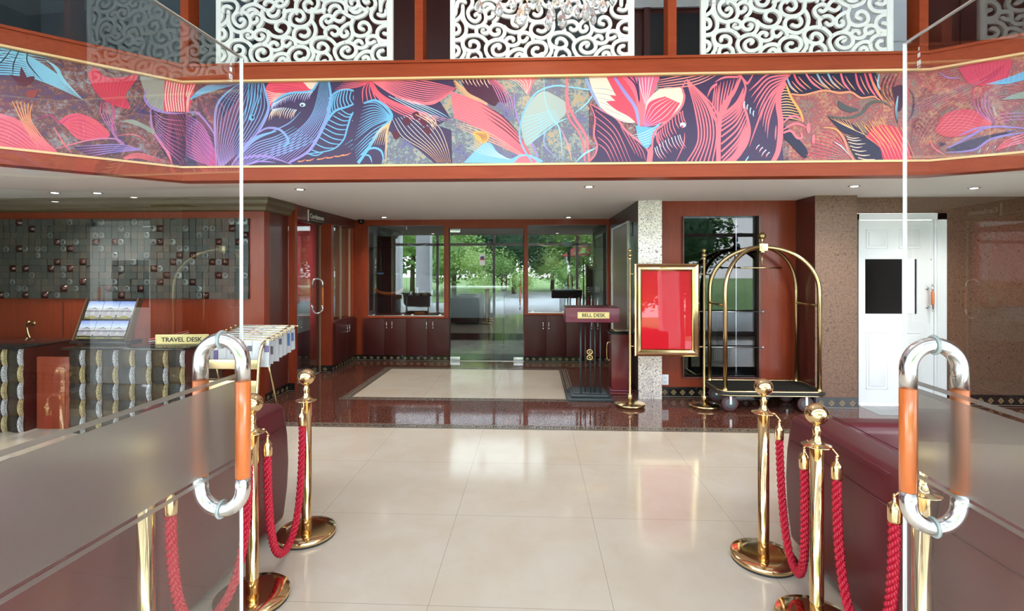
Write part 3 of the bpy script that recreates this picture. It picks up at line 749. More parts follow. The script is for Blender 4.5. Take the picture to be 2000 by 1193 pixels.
# --- section A
FRM[0] = 'A'
poly([(72, 200), (180, 180), (110, 500), (72, 500)], CO, smooth=0)
fan([(100, 200), (75, 350), (72, 500)], [(170, 190), (110, 330), (95, 500)], 3, 14, CR)
fan([(120, 360), (300, 280), (640, 185)], [(120, 350), (250, 240), (400, 190)], 5, 18, BL)
poly([(400, 480), (500, 260), (650, 180), (900, 165), (1500, 140), (2000, 110), (2000, 1075), (72, 1095), (72, 560), (220, 520), (380, 640)], NV, smooth=0)
fan([(410, 1090), (380, 900), (250, 640), (72, 520)], [(400, 1095), (300, 1060), (150, 1000), (72, 960)], 15, 17, MG, VI, MV)
stroke([(72, 500), (180, 495), (260, 560), (350, 680), (410, 800)], 22, VI)
poly([(985, 160), (1300, 142), (1420, 205), (1440, 262), (1200, 290), (1050, 360), (975, 430), (935, 260)], CO)
poly([(1300, 140), (1500, 130), (1478, 225), (1420, 245), (1360, 185)], CR)
fan([(1000, 200), (1150, 210), (1380, 250)], [(1020, 400), (1080, 330), (1200, 290)], 6, 8, lin(200, 40, 80))
fan([(940, 260), (1040, 290), (1190, 290)], [(980, 410), (1010, 380), (1050, 355)], 7, 9, CR)
fan([(430, 1090), (385, 740), (420, 420), (640, 190)], [(470, 1090), (760, 800), (960, 460), (905, 165)], 15, 12, VI, BL, NV)
stroke([(410, 1090), (390, 760), (400, 470), (480, 320), (650, 185)], 26, VI, BL)
stroke([(700, 850), (850, 720), (970, 470), (930, 260), (910, 165)], 26, VI, BL)
fan([(900, 160), (880, 330), (800, 560)], [(760, 165), (740, 400), (700, 600)], 5, 12, BL)
fan([(1190, 1035), (1500, 760), (1612, 500), (1612, 140)], [(850, 1000), (1200, 760), (1440, 520), (1535, 150)], 11, 12, VI, BL)
stroke([(1000, 430), (1060, 360), (1200, 290), (1420, 270), (1490, 200), (1525, 140)], 24, BL, taper=(.5, .6))
comb([(1030, 400), (1200, 310), (1450, 270)], (-45, 95), 20, 8, WB_, VI)
comb([(1025, 460), (1130, 445), (1275, 468)], (-45, 110), 14, 9, WB_, OR)
eye((1340, 415), 32, 22, WB_); eye((1335, 420), 15, 10, NV)
eye((790, 555), 30, 34, BL); eye((798, 550), 14, 20, NV)
stroke([(1320, 490), (1200, 610), (1040, 690), (900, 760)], 12, BL, VI)
fan([(560, 1080), (800, 850), (1050, 760), (1250, 650)], [(720, 1075), (900, 1020), (1250, 900), (1480, 790)], 9, 15, VI, BL)
stroke([(830, 740), (950, 670), (1080, 680), (1160, 750), (1185, 830), (1130, 862)], 26, VI, BL, (.5, .8))
stroke([(560, 1085), (700, 900), (850, 770), (1060, 700)], 40, VI, BL)
stroke([(620, 1080), (690, 1000), (850, 970), (1000, 985), (1230, 1065)], 26, VI)
stroke([(700, 1085), (850, 1030), (1050, 1040)], 18, VI)
fan([(1630, 570), (1700, 480), (1850, 420), (1985, 350)], [(1640, 350), (1720, 280), (1820, 250), (1960, 300)], 1, 5, BL, fill=NV)
for i in range(13):
    u = i/12; p = crv([(1630, 580), (1700, 490), (1850, 430), (1980, 350)], 12); r_ = crv([(1640, 350), (1720, 275), (1830, 255), (1975, 320)], 12)
    j = int(u*36); a_ = p[j]; c_ = r_[j]; stroke([a_, a_.lerp(c_, .5)+Vector((-25, 10)), c_], 12, BL, taper=(.8, .8), n=4)
for i in range(11):
    u = i/10; p = crv([(1380, 940), (1520, 740), (1610, 590), (1760, 470)], 10); r_ = crv([(1560, 935), (1760, 830), (1830, 650), (1890, 510)], 10)
    j = int(u*30); a_ = p[j]; c_ = r_[j]; stroke([a_, a_.lerp(c_, .5)+Vector((10, 28)), c_], 12, BL, taper=(.8, .5), n=4)
stroke([(1400, 930), (1520, 740), (1600, 600), (1700, 480), (1850, 430), (1990, 355)], 24, BL)
stroke([(1625, 350), (1700, 280), (1800, 250), (1900, 268), (1990, 345), (1980, 440), (1880, 515), (1830, 650), (1780, 800), (1650, 905), (1380, 950)], 20, BL, taper=(.8, .5))
stroke([(1620, 140), (1645, 340), (1605, 560), (1500, 780), (1390, 930), (1190, 1045)], 34, BL, VI, (.6, .6))
comb([(1290, 1030), (1550, 1000), (1760, 965)], (110, -30), 6, 12, OR, CO); comb([(1880, 590), (1900, 700)], (50, -50), 4, 10, WB_, CO)
fan([(1990, 700), (1900, 780), (1800, 850)], [(2000, 880), (1950, 900), (1900, 930)], 4, 7, BL)
# --- section B
FRM[0] = 'B'
poly([(-50, 130), (60, 115), (1050, 95), (1060, 250), (880, 370), (1000, 560), (860, 640), (1010, 690), (1020, 1045), (820, 1045), (650, 900), (520, 800), (330, 700), (250, 1060), (-50, 1060)], NV, smooth=0)
fan([(150, 160), (420, 330), (720, 410), (1000, 290)], [(150, 145), (500, 130), (800, 175), (1060, 235)], 12, 16, PK, PK)
stroke([(150, 160), (420, 320), (720, 400), (870, 370), (1000, 285)], 34, PK)
fan([(130, 160), (300, 340), (700, 500), (1000, 580)], [(120, 160), (180, 300), (400, 480), (720, 620)], 6, 20, CO, PK)
fan([(110, 160), (50, 250), (50, 400)], [(150, 160), (230, 300), (350, 480)], 6, 16, CO, PK)
fan([(110, 140), (30, 120), (-120, 130)], [(110, 170), (0, 220), (-250, 250)], 7, 14, CO, PK)
fan([(330, 320), (600, 460), (900, 600)], [(600, 380), (850, 480), (1000, 570)], 5, 12, WB_, BL)
poly([(60, 400), (180, 365), (290, 430), (360, 540), (310, 620), (180, 760), (60, 900), (-50, 900), (-50, 480)], NV)
fan([(350, 540), (200, 400), (60, 400)], [(340, 575), (150, 650), (-40, 800)], 11, 13, BL)
fan([(330, 600), (150, 700), (-40, 880)], [(150, 830), (60, 950), (-20, 1040)], 6, 13, BL)
stroke([(60, 400), (180, 368), (290, 430), (360, 525), (330, 600), (220, 710), (120, 870), (0, 1050)], 34, BL, taper=(.5, .9))
stroke([(30, 960), (150, 885), (250, 920), (275, 1050)], 24, BL); stroke([(50, 960), (120, 970), (150, 1045)], 18, BL)
fan([(350, 600), (320, 700), (300, 850)], [(340, 610), (220, 700), (150, 850)], 7, 10, lin(230, 190, 140))
stroke([(360, 580), (310, 720), (300, 1040)], 22, lin(220, 180, 140))
fan([(370, 570), (480, 760), (700, 900), (860, 1040)], [(640, 500), (860, 640), (960, 850), (1000, 1040)], 10, 9, WB_, OR)
for a_ in ((620, 530), (700, 600), (400, 740), (520, 590), (740, 690)): poly([(a_[0]+dx, a_[1]+dy) for dx, dy in ((-40, -20), (20, -40), (50, 20), (0, 50))], DR)
fan([(620, 520), (760, 600), (820, 690)], [(740, 500), (830, 580), (850, 650)], 4, 14, PE)
fan([(1900, 1020), (1720, 720), (1400, 430), (1000, 270)], [(1870, 1030), (1560, 830), (1280, 660), (1040, 560)], 10, 9, lin(215, 60, 95), lin(255, 150, 150), fill=lin(246, 112, 126))
fan([(1880, 1020), (1600, 830), (1350, 690), (1050, 600)], [(1880, 1030), (1560, 870), (1320, 770), (1060, 650)], 4, 16, PK, PE)
fan([(1720, 700), (1560, 540), (1300, 380)], [(1780, 860), (1600, 700), (1400, 560)], 4, 16, DR)
fan([(1010, 100), (1110, 210), (1400, 400)], [(1060, 250), (1200, 330), (1400, 420)], 6, 10, OR, PE)
poly([(1080, 95), (1370, 95), (1470, 150), (1570, 260), (1610, 390), (1520, 385), (1470, 430), (1320, 350), (1180, 270)], lin(78, 34, 62))
comb([(1110, 100), (1400, 120)], (45, 100), 8, 9, PE, CR)
poly([(1370, 90), (1900, 85), (1890, 190), (1830, 310), (1750, 170), (1500, 135)], PK)
fan([(1480, 100), (1700, 160), (1830, 300)], [(1860, 90), (1870, 180), (1830, 280)], 5, 8, CR)
fan([(1410, 130), (1480, 250), (1580, 470)], [(1480, 130), (1650, 330), (1690, 560)], 6, 12, PK, VI)
stroke([(1960, 1035), (1880, 830), (1760, 640), (1700, 450), (1690, 260)], 20, VI, VI, (.9, .1))
poly([(1140, 1045), (1330, 860), (1430, 830), (1520, 940), (1650, 1000), (1760, 955), (1880, 965), (1960, 1045)], lin(130, 185, 220))
fan([(1180, 880), (1400, 960), (1650, 1010)], [(1350, 800), (1460, 900), (1600, 990)], 6, 8, lin(190, 210, 215))
poly([(1690, 1045), (1750, 985), (1840, 975), (1930, 1040)], PK)
poly([(1240, 710), (1330, 700), (1420, 740), (1380, 830), (1290, 800)], OR); fan([(1270, 720), (1330, 760), (1350, 820)], [(1370, 720), (1390, 760), (1390, 800)], 5, 8, DR)
# --- section C
FRM[0] = 'C'
poly([(-190, 600), (-100, 420), (0, 300), (80, 270), (160, 300), (290, 380), (320, 470), (250, 570), (60, 700), (-120, 860)], lin(168, 180, 178))
fan([(-170, 560), (0, 520), (200, 470)], [(-120, 850), (60, 720), (240, 580)], 8, 12, LB)
stroke([(-60, 1040), (-190, 800), (-170, 560), (-80, 370), (20, 265), (200, 210), (400, 230), (600, 242), (660, 90)], 20, BL, LB, (.8, .5))
stroke([(70, 110), (80, 350), (150, 550), (225, 650), (255, 800), (265, 1020)], 16, LB); stroke([(-60, 820), (200, 620), (330, 560)], 14, LB)
stroke([(400, 510), (550, 380), (640, 220)], 16, LB); stroke([(0, 520), (70, 700), (80, 860), (240, 1020)], 14, LB, VI)
stroke([(320, 70), (318, 250), (330, 400), (400, 560), (480, 680), (535, 800), (560, 1030)], 30, PK, PK, (.8, .8)); stroke([(300, 250), (310, 420), (345, 570), (450, 720), (500, 880), (510, 1030)], 22, PK, PK, (.2, .9))
stroke([(230, 640), (290, 760), (340, 900), (370, 1030)], 18, VI, OR); stroke([(410, 1040), (520, 940), (640, 880)], 20, LB)
poly([(570, 410), (850, 540), (1000, 740), (1180, 870), (1240, 1040), (570, 1040), (650, 860), (605, 720), (620, 600)], NV, smooth=0)
fan([(620, 470), (850, 680), (1010, 1030)], [(660, 840), (740, 910), (800, 1030)], 6, 12, PK)
fan([(900, 650), (980, 800), (1060, 950)], [(1080, 830), (1140, 920), (1170, 1020)], 4, 10, PK)
stroke([(570, 405), (700, 480), (850, 560), (960, 700), (1100, 815), (1190, 900), (1235, 1030)], 24, PK, PK, (.3, .9)); stroke([(570, 410), (622, 560), (610, 740), (645, 860), (620, 960), (560, 1030)], 20, PK, PK, (.3, .9))
poly([(1200, 900), (1290, 700), (1550, 500), (1590, 250), (1300, 240), (1340, 65), (1950, 65), (1950, 1040), (1230, 1040)], NV, smooth=0)
poly([(545, 90), (720, 70), (900, 300), (1060, 560), (1030, 612), (900, 590), (720, 480), (620, 330)], CR)
fan([(590, 240), (760, 250), (900, 320)], [(720, 480), (850, 560), (1020, 615)], 6, 8, lin(140, 165, 188))
stroke([(510, 70), (560, 220), (700, 490)], 34, lin(150, 165, 210))
poly([(720, 65), (880, 65), (1060, 300), (1185, 600), (1100, 640), (900, 400)], CO)
poly([(740, 380), (900, 395), (1085, 625), (990, 545), (850, 470)], CO); poly([(780, 310), (930, 350), (1060, 560), (850, 380)], CO)
fan([(880, 65), (1050, 300), (1110, 640)], [(1335, 65), (1240, 330), (1150, 640)], 14, 14, PK, PK, fill=lin(226, 96, 142))
fan([(920, 65), (1060, 200), (1100, 400)], [(1100, 65), (1090, 200), (1110, 380)], 3, 22, NV); fan([(1080, 65), (1120, 250), (1160, 400)], [(1260, 65), (1220, 250), (1180, 420)], 5, 9, WB_)
stroke([(800, 70), (950, 290), (1060, 450), (1100, 660)], 38, VI, lin(150, 165, 215), (.6, .6))
poly([(1170, 640), (1180, 400), (1320, 250), (1500, 228), (1585, 265), (1560, 420), (1400, 570), (1250, 640)], CR)
fan([(1150, 640), (1200, 400), (1380, 325)], [(1170, 655), (1400, 590), (1545, 400)], 7, 11, VI, CR, fill=CO)
poly([(1060, 640), (1250, 660), (1330, 610), (1200, 880), (1100, 800)], BL); fan([(1010, 750), (1150, 720), (1320, 630)], [(1150, 850), (1180, 840), (1220, 830)], 6, 9, WB_)
fan([(1620, 140), (1900, 430), (1975, 700), (1940, 1030)], [(1620, 180), (1710, 480), (1740, 800), (1620, 1030)], 8, 24, PK, PK, taper=(.2, .8))
fan([(1320, 150), (1600, 95), (1800, 70)], [(1300, 245), (1700, 200), (1985, 70)], 5, 16, lin(255, 150, 140))
stroke([(1240, 890), (1265, 720), (1400, 600), (1550, 450), (1590, 330), (1568, 235), (1615, 140)], 24, PK, PK, (.9, .3)); stroke([(1210, 1040), (1232, 870)], 60, PK, taper=(1, .3))
comb([(1285, 730), (1400, 620), (1570, 480)], (45, 150), 13, 11, PK); comb([(1270, 880), (1400, 790), (1540, 740)], (65, 130), 10, 9, WB_, PK)
eye((1575, 635), 34, 28, WB_); eye((1565, 650), 14, 12, CO); stroke([(1595, 720), (1580, 850), (1500, 1030)], 12, PK)
comb([(1040, 60), (1060, 60)], (10, 10), 2, 5, PK)
stroke([(1620, 140), (1800, 340), (1900, 520), (1985, 680)], 36, PK, PK, (.2, 1)); stroke([(1840, 330), (1900, 220), (2050, 150), (2200, 120)], 26, PK)
# --- section D
FRM[0] = 'D'
poly([(0, 60), (830, 60), (700, 200), (690, 700), (725, 1040), (0, 1040)], NV, smooth=0)
fan([(20, 700), (10, 420), (40, 170)], [(50, 560), (150, 350), (225, 130)], 6, 22, PK, PK)
fan([(-60, 560), (-40, 350), (-20, 200)], [(10, 600), (0, 400), (20, 200)], 3, 20, PK)
stroke([(15, 1045), (20, 700), (60, 450), (180, 280), (265, 100)], 48, PK, PK, (1, .4)); stroke([(-20, 170), (80, 120), (230, 112), (250, 70)], 22, PK)
stroke([(255, 90), (310, 230), (285, 380), (330, 560), (352, 720), (300, 880), (160, 1045)], 28, PK, PK, (.4, .9))
for i in range(11):
    p = crv([(60, 520), (45, 700), (45, 1045)], 15); r_ = crv([(290, 230), (290, 420), (335, 620)], 15); j = int(i/10*30)
    stroke([p[j], p[j].lerp(r_[j], .55)+Vector((25, 30)), r_[j]], 20, PK, taper=(.8, .4), n=5)
for i in range(7):
    p = crv([(200, 1045), (120, 1045)], 6); stroke([(70+i*18, 1045), (200+i*12, 930), (340, 640+i*20)], 16, PK, taper=(.6, .5), n=5)
stroke([(230, 60), (300, 160), (335, 180), (400, 70)], 24, PK)
fan([(790, 75), (560, 85), (420, 200), (345, 270)], [(690, 230), (620, 400), (560, 600), (545, 780)], 9, 24, PK, PK, taper=(.9, .08))
stroke([(700, 200), (530, 390), (430, 640), (350, 870)], 18, PK); stroke([(640, 640), (630, 800)], 16, PK)
comb([(300, 380), (400, 480)], (-5, 80), 4, 12, WB_); comb([(460, 850), (570, 930)], (-50, 70), 4, 12, WB_, PK); stroke([(345, 970), (300, 1040)], 14, LB)
poly([(700, 620), (800, 700), (940, 850), (985, 940), (940, 990), (780, 830), (720, 760)], NV2)
fan([(745, 190), (800, 330), (930, 590)], [(690, 240), (690, 400), (720, 580)], 1, 6, OR, fill=NV2)
for i in range(12):
    a_ = Vector((690, 250+i*28)); c_ = Vector((760+i*15, 240+i*32)); stroke([a_, a_.lerp(c_, .5)+Vector((0, -12)), c_], 11, PE, OR, (.8, .5), n=4)
stroke([(740, 160), (800, 330), (900, 490), (935, 600)], 26, OR, OR, (.5, .6))
stroke([(600, 1045), (665, 900), (690, 620), (665, 420), (690, 260), (830, 65)], 60, PK, PK, (.8, .5))
stroke([(710, 620), (800, 545), (880, 552), (930, 610)], 26, PK); stroke([(710, 690), (850, 620), (975, 665)], 26, PK)
stroke([(720, 720), (800, 700), (870, 775), (920, 770), (910, 715)], 26, PK, PK, (.8, .8)); eye((990, 668), 22, 56, PK); eye((1045, 790), 18, 54, PK)
poly([(825, 60), (1720, 60), (1800, 380), (1700, 330), (1560, 345), (1440, 270), (1160, 260), (940, 310), (800, 290), (740, 160)], NV2, smooth=0)
PA = [(760, 130), (830, 80), (960, 75), (1080, 75), (1200, 75), (1340, 75), (1500, 75), (1600, 75), (1660, 75)]
PB = [(880, 290), (970, 255), (1140, 255), (1230, 255), (1340, 250), (1450, 270), (1600, 310), (1740, 350), (1790, 370)]
for i, (a_, c_) in enumerate(zip(PA, PB)):
    m_ = ((a_[0]+c_[0])/2-20, (a_[1]+c_[1])/2+10); cc = (BL, CO, PK, BL, BL, PK, CO, CO, CO)[i]
    stroke([a_, m_, c_], 22, cc, OR if i in (0, 3, 4) else PK, (.8, .15))
    stroke([(a_[0]+50, a_[1]+30), (m_[0]+60, m_[1]), (c_[0]+50, c_[1]-10)], 12, PK, OR, (.3, .1))
stroke([(800, 300), (940, 310), (1160, 262), (1320, 290), (1450, 280), (1560, 342), (1700, 330), (1800, 400)], 22, lin(250, 150, 112), None, (.8, .4))
stroke([(1640, 70), (1700, 200), (1810, 390)], 24, CO, OR)
stroke([(1200, 540), (1400, 560), (1560, 510), (1660, 400), (1790, 385), (1900, 450)], 34, lin(92, 88, 84), None, (.5, .1)); poly([(1320, 370), (1420, 430), (1540, 470), (1440, 500), (1320, 450)], lin(80, 80, 84))
poly([(1210, 550), (1400, 590), (1540, 680), (1650, 770), (1400, 730), (1290, 650)], NV2)
fan([(1230, 560), (1400, 650), (1640, 760)], [(1420, 580), (1480, 680), (1560, 720)], 6, 9, OR, PE)
fan([(1120, 700), (1280, 750), (1440, 930)], [(960, 960), (1150, 990), (1440, 1020)], 9, 10, lin(225, 60, 105), PK)
stroke([(1150, 665), (1280, 680), (1370, 780), (1430, 940), (1500, 1040)], 24, OR, PK, (.3, 1)); stroke([(1270, 820), (1350, 870), (1430, 960)], 12, WB_)
poly([(1390, 750), (1620, 780), (1760, 880), (1815, 1040), (1560, 1040), (1480, 950)], NV2)
comb([(1400, 760), (1450, 880), (1550, 1020)], (170, 15), 8, 10, PE, CR)
poly([(1610, 770), (1740, 640), (1990, 700), (2100, 1040), (1830, 1040), (1760, 880)], lin(214, 52, 84))
fan([(1560, 620), (1750, 830), (1840, 1030)], [(1990, 660), (2080, 850), (2150, 1030)], 9, 13, OR, PK); fan([(1500, 600), (1600, 740), (1760, 870)], [(1780, 560), (1850, 700), (2000, 900)], 5, 9, OR)
fan([(1840, 80), (1780, 250), (1880, 420)], [(1960, 90), (1900, 260), (1960, 400)], 4, 12, lin(80, 50, 60)); stroke([(1760, 80), (1740, 180), (1760, 260)], 16, LB)
stroke([(2070, 240), (2130, 330), (2120, 500), (2060, 600)], 16, NV); poly([(1900, 230), (2010, 210), (2010, 420), (1960, 480)], lin(70, 30, 60)); stroke([(1960, 320), (1940, 480), (1960, 620)], 26, LB, NV2)
# --- left wing
FRM[0] = 'E'
poly([(-300, 560), (0, 650), (150, 700), (300, 810), (520, 1010), (300, 1010), (0, 960), (-300, 930)], lin(238, 108, 124))
fan([(-200, 640), (150, 760), (420, 1000)], [(-250, 880), (0, 900), (200, 980)], 7, 9, lin(190, 50, 90))
fan([(290, 560), (280, 720), (480, 990)], [(110, 540), (230, 780), (360, 990)], 6, 16, OR, PK)
fan([(-260, 40), (200, 120), (570, 340)], [(-300, 300), (250, 320), (745, 525)], 11, 20, BL, LB)
fan([(-200, 100), (100, 70), (480, 150)], [(-200, 200), (100, 170), (420, 190)], 4, 14, LB)
poly([(400, 165), (520, 240), (580, 345), (740, 530), (620, 420), (540, 350), (490, 250)], LB)
fan([(250, 90), (250, 200), (380, 360)], [(100, 80), (0, 200), (-150, 260)], 3, 16, lin(35, 40, 60))
poly([(90, 300), (200, 330), (310, 320), (270, 390), (180, 400)], DR); poly([(190, 230), (240, 330), (180, 320)], DR); poly([(230, 450), (330, 440), (320, 500), (250, 510)], lin(150, 60, 60))
poly([(785, 300), (850, 240), (940, 320), (1080, 330), (1240, 310), (1130, 480), (1165, 610), (980, 560), (850, 450)], lin(222, 56, 84), smooth=4)
fan([(800, 330), (850, 440), (990, 560)], [(1200, 330), (1130, 470), (1150, 600)], 12, 6, lin(170, 30, 60))
poly([(530, 720), (600, 668), (700, 650), (810, 685), (910, 750), (985, 850), (850, 885), (700, 880), (600, 785)], lin(236, 84, 108))
fan([(620, 720), (760, 720), (960, 850)], [(620, 790), (720, 850), (900, 880)], 5, 7, lin(190, 45, 85)); stroke([(320, 700), (450, 670), (540, 740), (620, 690), (760, 660)], 12, MG)
fan([(910, 540), (905, 660), (1040, 880)], [(1005, 575), (1010, 680), (1060, 890)], 5, 11, CO, VI)
stroke([(1005, 570), (1030, 650), (1005, 770), (1040, 870), (1120, 940), (1290, 990)], 18, CO, VI)
fan([(1250, 970), (1050, 930), (650, 950)], [(1250, 980), (1000, 1000), (800, 1035)], 5, 13, VI, VI, fill=NV)
stroke([(440, 985), (800, 890), (1040, 880), (1130, 945)], 14, PK, VI); stroke([(480, 770), (560, 900), (640, 1010)], 12, PK); stroke([(1050, 850), (1200, 840), (1320, 900)], 8, PK)
poly([(1245, 305), (1475, 340), (1465, 630), (1340, 570), (1285, 430)], GY); poly([(1475, 345), (1662, 385), (1662, 640), (1465, 630)], CO, smooth=0)
fan([(1500, 350), (1480, 500), (1500, 635)], [(1655, 385), (1640, 500), (1650, 635)], 8, 14, CR, CR, taper=(.9, .9))
poly([(1350, 600), (1500, 640), (1662, 645), (1662, 1130), (1520, 1090), (1380, 860)], lin(70, 34, 70), smooth=0)
fan([(1380, 640), (1480, 700), (1662, 720)], [(1400, 860), (1520, 1000), (1655, 1120)], 10, 11, VI, MG)
stroke([(1320, 430), (1295, 510), (1360, 600), (1500, 645), (1660, 650)], 24, VI); stroke([(1350, 600), (1370, 800), (1500, 1000), (1545, 1110)], 24, VI, PK)
poly([(1090, 720), (1200, 708), (1370, 795), (1372, 835), (1250, 770)], lin(150, 160, 150)); fan([(1100, 1050), (1250, 1010), (1530, 1090)], [(1120, 1060), (1250, 1050), (1450, 1100)], 4, 12, PK)
# --- right wing
FRM[0] = 'G'
poly([(560, 250), (700, 190), (1010, 130), (990, 340), (800, 400), (650, 380)], lin(208, 58, 92)); fan([(700, 200), (720, 300), (800, 395)], [(980, 150), (960, 260), (960, 350)], 9, 6, lin(170, 35, 70))
stroke([(380, 280), (460, 330), (575, 335)], 12, VI); poly([(800, 390), (1000, 330), (1200, 260), (1200, 330), (1000, 385)], BL)
poly([(345, 810), (420, 670), (560, 618), (720, 630), (860, 740), (620, 845), (450, 860)], lin(224, 78, 96)); fan([(420, 690), (600, 670), (830, 730)], [(370, 800), (560, 800), (700, 810)], 6, 6, PK)
fan([(700, 400), (710, 600), (860, 745)], [(840, 430), (830, 600), (900, 740)], 5, 14, CO, VI)
fan([(440, 980), (700, 900), (1060, 810)], [(440, 960), (700, 880), (1060, 800)], 2, 14, VI)
poly([(440, 980), (620, 900), (850, 840), (1060, 806), (900, 870), (640, 990)], NV); poly([(385, 905), (450, 925), (400, 940)], NV)
stroke([(470, 960), (650, 860), (860, 770), (1300, 800)], 22, VI); stroke([(450, 1000), (700, 975), (880, 870), (1300, 800)], 20, VI); stroke([(560, 850), (700, 790), (850, 760)], 14, VI)
fan([(880, 700), (950, 658), (1300, 640)], [(900, 740), (1000, 710), (1300, 700)], 3, 10, PK, VI); fan([(890, 985), (1000, 890), (1250, 800)], [(960, 960), (1050, 930), (1250, 880)], 4, 16, PK)
poly([(945, 530), (1050, 480), (1200, 450), (1200, 510)], lin(150, 160, 150)); comb([(860, 590), (880, 650)], (25, 15), 4, 6, WB_); comb([(740, 1000), (880, 960)], (15, -30), 3, 6, WB_)
stroke([(300, 880), (340, 960), (450, 1030)], 14, PK); fan([(150, 760), (200, 700), (255, 760)], [(150, 800), (200, 780), (255, 840)], 3, 8, DR)
mural = mb.build('mural_band', fixn=False)
tag(mural, 'long printed mural of coral and blue line-drawn petals round the gallery front', 'mural')

# ================================================================== FRETWORK SCREENS
SC = .09557
S1 = [[(575, 170), (625, 145), (670, 185), (660, 250), (590, 305), (510, 280), (445, 210), (420, 120), (450, 40), (520, 0)],
 [(310, 60), (320, 200), (380, 330), (480, 410), (600, 430), (720, 390), (795, 300), (800, 180), (760, 80), (680, 10), (600, -20)],
 [(100, 190), (150, 120), (160, 30), (130, -40)], [(310, -30), (310, 60), (290, 150), (230, 230), (120, 300)],
 [(300, 250), (360, 340), (385, 450), (370, 560), (310, 640), (230, 685), (120, 700)], [(120, 370), (200, 375), (240, 455), (215, 535), (120, 570)],
 [(820, 238), (895, 230), (955, 190), (948, 135)], [(790, 110), (860, 40), (950, 30), (1040, 80), (1070, 170), (1040, 260), (965, 335)],
 [(1180, -20), (1215, 70), (1300, 105), (1390, 70), (1430, -20)], [(1060, -20), (1080, 100), (1160, 185), (1300, 222), (1430, 212), (1530, 150), (1560, 50), (1555, -40)],
 [(1420, 215), (1370, 290), (1370, 360), (1410, 405), (1475, 425)], [(1420, 215), (1530, 210), (1630, 270), (1665, 370), (1620, 470), (1530, 540), (1410, 555), (1280, 510), (1190, 430)],
 [(1050, 495), (1090, 520), (1065, 580), (990, 600), (915, 560), (895, 480), (950, 405), (1060, 385), (1150, 420), (1200, 490), (1200, 580), (1150, 660), (1080, 700)],
 [(620, 420), (740, 400), (830, 430), (870, 490), (835, 550), (770, 560), (725, 520), (750, 490)], [(610, 430), (600, 520), (625, 590), (700, 630)],
 [(465, 815), (475, 745), (560, 725), (640, 775), (650, 860), (600, 920), (500, 935), (400, 910), (335, 850), (310, 760), (330, 680), (400, 620), (520, 600), (650, 610), (760, 670), (835, 760)],
 [(120, 700), (250, 690), (320, 660)], [(300, 700), (310, 820), (350, 930), (335, 1010), (270, 1110)], [(480, 935), (430, 1010), (415, 1110)], [(600, 925), (680, 990), (705, 1060), (700, 1110)], [(530, 1105), (590, 1085)],
 [(110, 810), (200, 850), (230, 920), (195, 1000), (110, 1045)],
 [(1085, 885), (1110, 845), (1065, 815), (980, 845), (945, 910), (975, 1000), (1060, 1040), (1180, 1020), (1260, 950), (1270, 850), (1220, 760), (1130, 715), (1020, 705), (900, 745), (820, 820), (800, 910), (825, 1000), (880, 1080), (960, 1120)],
 [(1230, 730), (1270, 680), (1330, 665), (1390, 690), (1385, 725)], [(1270, 810), (1330, 835), (1420, 830), (1500, 785), (1520, 710), (1510, 640), (1550, 585), (1640, 565), (1730, 600), (1790, 660), (1810, 740)], [(1530, 735), (1600, 755), (1660, 720), (1685, 680)],
 [(1255, 1070), (1330, 980), (1430, 925), (1540, 915), (1630, 950)], [(1435, 1075), (1470, 1035), (1530, 1015), (1580, 1055), (1590, 1110)],
 [(1680, 1110), (1640, 1020), (1650, 900), (1720, 810), (1830, 765), (1950, 770), (2050, 810), (2090, 900), (2070, 990), (1990, 1070), (1890, 1120)], [(1910, 900), (1865, 895), (1810, 930), (1795, 990), (1840, 1045), (1920, 1060), (2000, 1020)],
 [(1870, -20), (1760, 20), (1680, 110), (1680, 220), (1740, 300), (1860, 340), (1990, 330), (2090, 275), (2150, 190), (2165, 80), (2160, -40)], [(1825, 170), (1870, 205), (1940, 195), (1985, 130), (1960, 40), (1900, -10)],
 [(2000, 355), (1880, 355), (1790, 410), (1760, 510), (1790, 600), (1880, 665), (2000, 690), (2110, 650), (2200, 570), (2240, 440), (2220, 320), (2160, 220)], [(1910, 520), (1990, 550), (2070, 520), (2095, 450), (2060, 380), (1990, 345)]]
